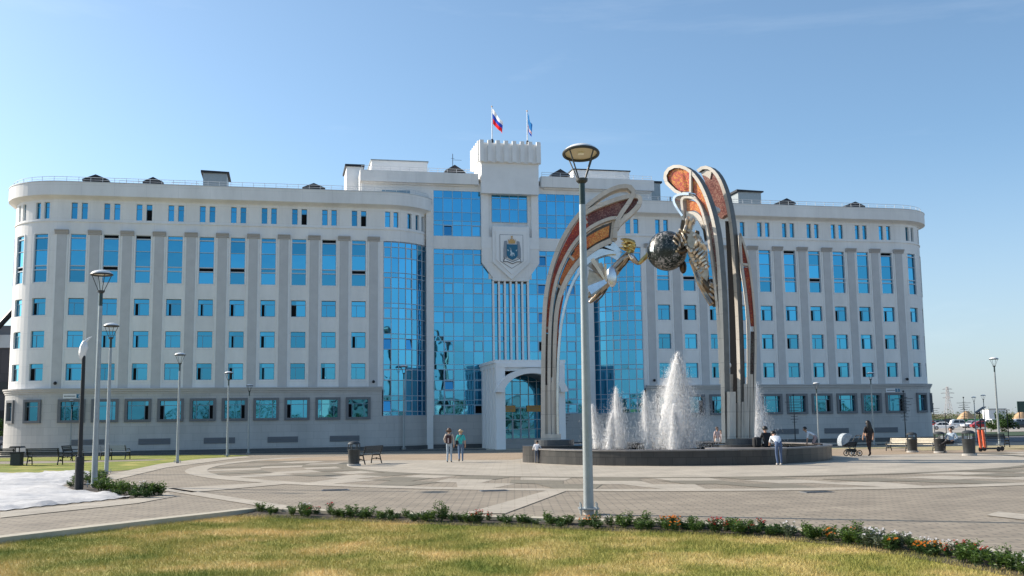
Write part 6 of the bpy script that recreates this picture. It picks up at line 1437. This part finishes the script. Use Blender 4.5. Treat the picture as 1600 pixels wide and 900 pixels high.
Wc, Bc, Gc, Rc, Sc = (.75, .75, .75), (.02, .02, .025), (.12, .14, .16), (.35, .02, .02), (.45, .47, .5)
for a in (('white saloon car nearest the building corner', 1476, 671.5, Wc, False, radians(158)), ('grey saloon car behind the nearest white saloon', 1470, 666.5, Gc, False, radians(160)), ('red car at the building corner, left of the white saloon', 1457, 668, Rc, False, radians(150)),
          ('white off-road car behind the far crossbar post', 1501, 668.5, Wc, True, radians(172)), ('silver blue saloon car right of the white off-roader', 1519, 668.5, Sc, False, radians(15)), ('red saloon car behind the solar lamp', 1536, 669.5, Rc, False, radians(170)),
          ('black off-road car behind the red saloon', 1544, 666.5, Bc, True, radians(165)), ('white car between the black off-roader and the bush', 1553, 667.5, Wc, True, radians(100)), ('white off-road car right of the round bush', 1580, 668.5, Wc, True, radians(165)),
          ('black car in front of the right white off-roader', 1588, 670.5, Bc, False, radians(20)), ('white van-like car cut by the right picture edge', 1598, 667.5, Wc, True, radians(172)), ('dark car parked behind the first grey saloon', 1487, 665.5, Bc, True, radians(150)),
          ('dark car at the left picture edge behind the benches', 3, 703, (.05, .05, .055), False, radians(80))): car(*a)
# sand heaps, green site fence, pylon, container
M['sand'] = mat('sand', (.50, .33, .19), .95, var=.15, vscale=.6, bump=.4, bscale=2)
def heap(label, x, y, xl, xr, yt):
    p = G(x, y); w2 = (at_y(xr, y, p.y).x - at_y(xl, y, p.y).x) / 2; h = at_y(x, yt, p.y).z - p.z; rs = random.Random(x); m = MB()
    m.lathe([(w2, 0), (w2 * .72, h * .42), (w2 * .40, h * .82), (w2 * .2, h * .97), (.05, h)], 22); m.v = [(a * (1 + rs.uniform(-.08, .08)), b * .7, max(0, c * (1 + rs.uniform(-.07, .07)))) for a, b, c in m.v]
    o = m.build('sand_heap', 'sand', None, True); o.location = p; tag(o, label, 'sand heap', 'heaps of sand behind the car park')
heap('large sand heap behind the far crossbar post', 1511, 661.5, 1492, 1530, 643); heap('sand heap at the right picture edge behind the white cars', 1598, 661, 1578, 1618, 642)
a, b = G(1430, 663.5), G(1552, 661.5); r = thing('site_fence', 'long green construction fence behind the parked cars', 'fence', a); d = b - a; hF = at_y(1490, 655, (a.y + b.y) / 2).z + .9
M['greenfence'] = mat('green_sheet', (.02, .20, .08), .7)
m = MB(); n_ = Vector((-d.y, d.x, 0)).normalized() * .08; m.prism([Vector((0, 0, 0)), Vector((d.x, d.y, 0)), Vector((d.x, d.y, 0)) + n_, n_], (0, 0, hF)); m.build('fence_sheet', 'greenfence', r)
for i in range(13): q = d * (i / 12) - n_ * 1.5; m = MB(); m.box(q.x - .06, q.x + .06, q.y - .06, q.y + .06, 0, hF + .15); m.build('post', 'galv', r)
py_ = 520.0; pb = at_y(1483, 655, py_); pb.z = zg(py_); hp = at_y(1483, 604, py_).z - pb.z; r = thing('power_pylon', 'distant lattice power pylon against the hazy sky', 'pylon', pb); M['pylon'] = mat('pale_lattice', (.55, .50, .48), .6)
m = MB(); wb = 1.9
for sx in (-1, 1):
    for sy in (-1, 1): m.tube([(sx * wb, sy * wb, 0), (sx * .7, sy * .7, hp * .62), (sx * .35, sy * .35, hp)], .11, 4)
for i in range(9):
    z0, z1 = hp * i / 9, hp * (i + 1) / 9; w_ = lambda z: wb + (.7 - wb) * min(1, z / (hp * .62)) if z < hp * .62 else .7 - .35 * (z - hp * .62) / (hp * .38)
    for sy in (-1, 1): m.tube([(-w_(z0), sy * w_(z0), z0), (w_(z1), sy * w_(z1), z1)], .06, 4); m.tube([(w_(z0), sy * w_(z0), z0), (-w_(z1), sy * w_(z1), z1)], .06, 4)
m.build('lattice_mast', 'pylon', r)
for z, l in ((.66, 2.6), (.80, 3.4), (.92, 2.4)): m = MB(); m.tube([(-l, 0, hp * z), (l, 0, hp * z)], .1, 4); m.tube([(-l, 0, hp * z), (0, 0, hp * (z + .05))], .06, 4); m.tube([(l, 0, hp * z), (0, 0, hp * (z + .05))], .06, 4); m.build('cross_arm', 'pylon', r)
p = G(1594, 664); r = thing('site_sign', 'dark green board on a post at the right picture edge', 'sign', p); h = top_h(p, 1599, 627); m = MB(); m.tube([(0, 0, 0), (0, 0, h)], .12, 6); m.build('post', 'black', r); m = MB(); m.box(-.4, 1.6, -.08, .08, h - 2.6, h); m.build('board', mat('board_green', (.02, .06, .05), .6), r)
p = G(1591, 662); r = thing('site_cabin', 'white site cabin on the right behind the sand heap', 'cabin', p + Vector((0, 14, 0))); h = 4.0; m = MB(); m.box(-2.4, 2.4, -2, 2, .0, h); m.build('cabin_wall', 'white', r); m = MB(); m.box(-2.6, 2.6, -2.2, 2.2, h, h + .2); m.build('roof', 'galv', r); m = MB(); m.box(-.8, .8, -2.04, -2.001, 1.3, 2.6); m.build('window', 'carwin', r)

# foliage -----------------------------------------------------------
def mat_leaf(name, c0, c1, tr=.25):
    m = bpy.data.materials.new(name); m.use_nodes = True; nt = m.node_tree; b = nt.nodes['Principled BSDF']
    oi = N(nt, 'ShaderNodeTexCoord'); n = N(nt, 'ShaderNodeTexNoise', Scale=9.0, Detail=2.0); nt.links.new(oi.outputs['Object'], n.inputs['Vector'])
    r = N(nt, 'ShaderNodeValToRGB'); r.color_ramp.elements[0].position = .35; r.color_ramp.elements[1].position = .65; r.color_ramp.elements[0].color = (*c0, 1); r.color_ramp.elements[1].color = (*c1, 1)
    nt.links.new(n.outputs['Fac'], r.inputs['Fac']); nt.links.new(r.outputs['Color'], b.inputs['Base Color']); b.inputs['Roughness'].default_value = .5; b.inputs['Specular IOR Level'].default_value = .3
    t = N(nt, 'ShaderNodeBsdfTranslucent'); nt.links.new(r.outputs['Color'], t.inputs['Color']); mx = N(nt, 'ShaderNodeMixShader'); mx.inputs[0].default_value = tr
    nt.links.new(b.outputs[0], mx.inputs[1]); nt.links.new(t.outputs[0], mx.inputs[2]); nt.links.new(mx.outputs[0], nt.nodes['Material Output'].inputs[0]); return m
M['leaf'] = mat_leaf('garden_leaf', (.055, .11, .022), (.14, .22, .045)); M['leafdark'] = mat_leaf('dark_leaf', (.04, .085, .024), (.095, .16, .04)); M['leafgrey'] = mat_leaf('grey_leaf', (.10, .13, .08), (.2, .23, .16)); M['leaffar'] = mat_leaf('far_leaf', (.10, .14, .05), (.19, .21, .09))
def leaf(mb, p, d, up, l, w_, mi=0):
    d = d.normalized(); s = d.cross(up); s = s.normalized() if s.length > 1e-4 else Vector((1, 0, 0)); n = s.cross(d)
    mb.add([p, p + d * l * .5 + s * w_ * .5 + n * l * .06, p + d * l - n * l * .12, p + d * l * .5 - s * w_ * .5 + n * l * .06], [(0, 1, 2, 3)], mi)
def crown(n, rx, ry, rz, ls, seed, cz):
    rs = random.Random(seed); m = MB(); cl = [(Vector((rs.gauss(0, .45) * rx, rs.gauss(0, .45) * ry, cz + rs.gauss(0, .42) * rz)), rs.uniform(.25, .5)) for _ in range(max(6, n // 90))]
    for i in range(n):
        c, cr_ = rs.choice(cl); v = Vector((rs.gauss(0, 1), rs.gauss(0, 1), rs.gauss(0, 1))).normalized() * (rs.random() ** .4) * cr_
        p = c + Vector((v.x * rx, v.y * ry, v.z * rz)); leaf(m, p, Vector((rs.gauss(0, 1), rs.gauss(0, 1), rs.gauss(-.1, .7))), Vector((rs.gauss(0, .4), rs.gauss(0, .4), 1)), ls * rs.uniform(.6, 1.3), ls * .5)
    return m
def tree(name, label, p, h, rx, leafm, n, ls, seed, cat='tree', tk=.08):
    r = thing(name, label, cat, p); rs = random.Random(seed); m = MB(); m.tube([(0, 0, 0), (0, 0, h * .4), (.05 * h, 0, h * .75)], [tk * h * .5, tk * h * .35, tk * h * .1], 7)
    for k in range(5): a = rs.uniform(0, 2 * pi); m.tube([(0, 0, h * (.2 + .1 * k)), (cos(a) * rx * .5, sin(a) * rx * .5, h * (.4 + .1 * k))], [tk * h * .18, tk * h * .05], 5)
    m.build('trunk', mat('bark', (.10, .075, .05), .9) if 'bark' not in M else M['bark'], r); crown(n, rx, rx, h * .42, ls, seed, h * (.46 if cat == 'bush' else .56)).build('crown', leafm, r); return r
p = G(1566, 675); tree('round_bush', 'dense dark green bush between the tall right lamp and white cars', p, top_h(p, 1566, 645), 1.7, 'leafdark', 3200, .30, 5, 'bush', .05)
p = G(3, 701); tree('broadleaf_tree', 'small leafy tree at the left picture edge beside the building', p, top_h(p, 4, 648), 1.6, 'leaf', 1400, .3, 6)
# far band of shrubs on the horizon: one mass
rs = random.Random(9); m = MB()
for i in range(26000):
    x = rs.uniform(110, 290); y = 320 + rs.uniform(0, 60); hh = 2.6 + .7 * sin(x * .21) + .5 * sin(x * .53 + 1) + .4 * sin(x * 1.3)
    z = zg(y) + rs.random() * max(.8, hh * rs.uniform(.7, 1.15)); leaf(m, Vector((x, y, z)), Vector((rs.gauss(0, 1), rs.gauss(0, 1), rs.gauss(.2, .7))), Vector((0, 0, 1)), rs.uniform(.35, .75), rs.uniform(.3, .55))
tag(m.build('far_shrubs', 'leaffar'), kind='stuff')
# left background: dark building with a slanting strut
p = G(-30, 700); r = thing('dark_building', 'dark panelled building behind the left corner with a slanting black strut', 'building', Vector((-75, 128, zg(128))), radians(12)); 
zt = at_y(6, 505, 128).z - zg(128); zt2 = at_y(6, 541, 128).z - zg(128)
m = MB(); m.box(-30, 13.5, 0, 20, 0, zt2); m.build('wall', mat_tiles('dark_cladding', (.10, .09, .095), (.085, .08, .085), (.06, .06, .06), 1.0, 3.0, .03, .7, True, .1), r)
m = MB(); m.box(-30, 13.6, -.1, 20, zt2 + .002, zt2 + 1.6); m.build('parapet', 'galvlight', r); m = MB(); m.box(-30, 13.0, .6, 20, zt2 + 1.602, zt); m.build('upper_storey', 'grille', r)
m = MB(); m.tube([(9, -1.2, zt2 - 1), (14.2, -1.2, zt + 2.6)], .35, 6); m.build('slanting_strut', 'black', r)
m = MB(); [m.box(x, x + 1.4, -.06, .02, z, z + 1.5) for x in (3, 6, 9, 11.5) for z in (3, 6.5)]; m.build('window_row', 'carwin', r)

# ------------------------------------------------------------------ flower borders
M['florange'] = mat('marigold', (.80, .30, .02), .6); M['flred'] = mat('red_petal', (.55, .02, .015), .6); M['flwhite'] = mat('white_petal', (.8, .78, .78), .6); M['flyellow'] = mat('yellow_petal', (.8, .55, .05), .6); M['stem'] = mat('plant_stem', (.06, .09, .03), .7)
def plant(kind, seed):
    rs = random.Random(seed); m = MB(); s_ = MB(); fl = MB()
    H = {'leafy': .27, 'tall': .36, 'marigold': .22, 'red': .26, 'white': .28, 'low': .17}[kind]; n = {'leafy': 190, 'tall': 150, 'marigold': 150, 'red': 150, 'white': 140, 'low': 150}[kind]; R_ = {'leafy': .24, 'tall': .17, 'low': .24}.get(kind, .2)
    for i in range(11):
        a = rs.uniform(0, 2 * pi); q = rs.random() ** .6 * R_ * .75; tip = Vector((cos(a) * q, sin(a) * q, H * rs.uniform(.6, 1.05))); s_.tube([(tip.x * .3, tip.y * .3, 0), tip], [.006, .003], 4)
        for k in range(n // 11):
            t = .2 + .8 * (k + rs.random()) / (n // 11); b = Vector((tip.x * (.3 + .7 * t), tip.y * (.3 + .7 * t), tip.z * t)); aa = rs.uniform(0, 2 * pi)
            leaf(m, b, Vector((cos(aa), sin(aa), rs.uniform(-.1, .9))), Vector((rs.gauss(0, .3), rs.gauss(0, .3), 1)), rs.uniform(.045, .10) * (1.2 if kind == 'leafy' else 1), rs.uniform(.02, .045))
        if kind in ('marigold', 'red', 'white') and i % (1 if kind != 'white' else 2) == 0:
            c = tip + Vector((0, 0, .02)); pr = rs.uniform(.018, .032)
            for k in range(8):
                aa = k * pi / 4; leaf(fl, c, Vector((cos(aa), sin(aa), rs.uniform(.1, .5))), Vector((0, 0, 1)), pr * 1.3, pr * .9); leaf(fl, c + Vector((0, 0, .008)), Vector((cos(aa + .4), sin(aa + .4), .9)), Vector((0, 0, 1)), pr, pr * .8)
    lm = {'white': 'leafgrey', 'leafy': 'leaf', 'tall': 'leaf', 'low': 'leafdark'}.get(kind, 'leafdark')
    r = thing('border_plant', 'x', 'plant', (0, 0, 0)); m.build('foliage', lm, r); s_.build('stem', 'stem', r)
    if fl.v: fl.build('blossom', {'marigold': 'florange', 'red': 'flred', 'white': 'flwhite'}[kind], r)
    return r
LBL = {'leafy': ('bushy green leafy plant in the flower border on the lawn edge', 'leafy plants of the lawn border'), 'tall': ('upright green plant taller than the rest of the lawn border', 'tall plants of the lawn border'), 'marigold': ('orange marigold clump in the lawn border', 'orange marigolds of the lawn border'),
       'red': ('red flowering clump in the lawn border', 'red flowers of the lawn border'), 'white': ('grey leaved clump with white flowers in the lawn border', 'white flowers of the lawn border'), 'low': ('low dark green plant in the lawn border', 'low plants of the lawn border')}
PP = {k: [plant(k, 20 + i * 7 + j) for j in range(3)] for i, k in enumerate(LBL)}
used = {}
def put_plant(kind, j, p, s, lab=None, grp=None):
    o = PP[kind][j % 3]
    if o.name not in used: used[o.name] = 1; o.location = p; o.rotation_euler = (0, 0, random.uniform(0, 6.28)); o.scale = (s,) * 3
    else: o = dup(o, p, random.uniform(0, 6.28), None, s)
    o['label'] = lab or LBL[kind][0]; o['group'] = grp or LBL[kind][1]
    return o
def edge_pt(x):
    for a, b in zip(EDGE, EDGE[1:]):
        if a[0] <= x <= b[0]: t = (x - a[0]) / (b[0] - a[0]); return a[1] + (b[1] - a[1]) * t
def kind_at(x, rs):
    for (a, b, k) in ((1040, 1075, 'marigold'), (1185, 1210, 'red'), (1110, 1180, 'red'), (1310, 1345, 'marigold'), (1455, 1495, 'marigold'), (1515, 1560, 'red'), (500, 530, 'red'), (690, 712, 'tall'), (755, 785, 'red'), (1380, 1440, 'white'), (930, 950, 'marigold'), (1500, 1522, 'white')):
        if a <= x <= b and rs.random() < .7: return k
    return rs.choices(('leafy', 'low', 'tall', 'white'), (5, 5, .7, .25))[0]
rs = random.Random(31); n = 0; x = 412
while x < 1690:
    p = G(x, edge_pt(x)); d = Vector((G(x + 4, edge_pt(x + 4)) - p)).normalized(); nn = Vector((d.y, -d.x, 0))
    for row in (.16, .42, .66):
        if row > .3 and (rs.random() < .22 or x < 450): continue
        if row > .6 and x < 1000 and rs.random() < .5: continue
        k = kind_at(x, rs); q = p + nn * (row + rs.uniform(-.08, .08)) + d * rs.uniform(-.1, .1); q.z = -.075; s = rs.uniform(.58, .95)
        if abs(x - 920) < 14 and row > .3: continue
        put_plant(k, n, q, s * (1.35 if k == 'tall' and 685 < x < 715 else 1)); n += 1
    x += 16.5 * rs.uniform(.8, 1.2)
# left bed
bl_ = [(106, 762), (118, 757), (135, 750), (150, 746), (165, 744), (170, 752), (165, 764), (190, 770), (220, 770), (245, 770), (256, 774), (235, 778), (205, 779), (180, 774), (150, 771), (120, 767)]
sheet('left_flower_bed_soil', bl_, 'earth', .016)
for (x, y, k) in ((112, 761, 'low'), (118, 758, 'leafy'), (126, 757, 'leafy'), (132, 753, 'low'), (139, 752, 'leafy'), (141, 758, 'leafy'), (150, 749, 'leafy'), (158, 746, 'leafy'), (164, 748, 'low'), (155, 754, 'leafy'), (160, 760, 'leafy'), (150, 764, 'low'), (158, 768, 'leafy'), (167, 768, 'leafy'), (176, 769, 'leafy'), (184, 770, 'leafy'), (186, 775, 'low'), (194, 773, 'leafy'), (203, 774, 'leafy'), (212, 775, 'leafy'), (220, 775, 'white'), (226, 774, 'white'), (234, 775, 'leafy'), (243, 775, 'leafy'), (250, 775, 'leafy'), (215, 778, 'low'), (230, 778, 'low')):
    put_plant(k, n, G(x, y) + Vector((0, 0, .01)), random.uniform(1.0, 1.45), {'white': 'white flowered clump at the right end of the left bed'}.get(k, 'green %s plant in the small bed by the left lamps' % ('leafy' if k == 'leafy' else 'low dark')), {'white': 'white flowers of the left bed', 'leafy': 'leafy plants of the left bed', 'low': 'low plants of the left bed'}[k]); n += 1
for k, l in PP.items():
    for o in l:
        if o.name not in used:
            for c in list(o.children): bpy.data.objects.remove(c, do_unlink=True)
            bpy.data.objects.remove(o, do_unlink=True)

# what stands behind the viewer and shows in the facade's reflections: a low town edge and trees
def back_block(label, x0, x1, y, h, col):
    r = thing('town_building', label, 'building', (x0, y, -.9), 0, None); w_ = x1 - x0; m = MB(); m.box(0, w_, -14, 0, 0, h); m.build('wall', mat('town_wall', col, .85), r); m = MB(); m.box(-.3, w_ + .3, -14.3, .3, h, h + .5); m.build('roof', 'roofgrey', r)
    m = MB(); n_ = int(w_ / 3.2)
    for f_ in range(int(h / 3)):
        for i in range(n_): x = 1.2 + i * (w_ - 2.4) / n_; m.box(x, x + 1.5, -.05, .06, 1 + f_ * 3, 2.5 + f_ * 3)
    m.build('window_row', 'carwin', r)
back_block('low brown town block behind the viewer, mirrored in the ground floor windows', -95, -40, -150, 9, (.22, .17, .14))
back_block('pale town block behind the viewer, mirrored in the right windows', 55, 120, -165, 10.5, (.42, .40, .37))
rs = random.Random(77); m = MB()
for i in range(14000):
    x = rs.uniform(-260, 260); hh = 5.5 + 2 * sin(x * .09) + 1.6 * sin(x * .23 + 2); leaf(m, Vector((x, -120 - rs.uniform(0, 8), -.9 + rs.random() ** .8 * hh)), Vector((rs.gauss(0, 1), rs.gauss(0, 1), rs.gauss(.2, .7))), Vector((0, 0, 1)), rs.uniform(.6, 1.3), rs.uniform(.5, .9))
tag(m.build('distant_trees', 'leafdark'), kind='stuff')

# the head of the nearest lamp leans a little towards the viewer
Rt = Matrix.Translation((0, 0, 6.5)) @ Matrix.Rotation(radians(-10), 4, 'X') @ Matrix.Translation((0, 0, -6.5))
lamp0.rotation_euler = (0, 0, 0)
for c in lamp0.children:
    if c.name.split('.')[0] in ('strut', 'ring', 'reflector_disc', 'dome', 'lamp_panel'): c.matrix_basis = Rt
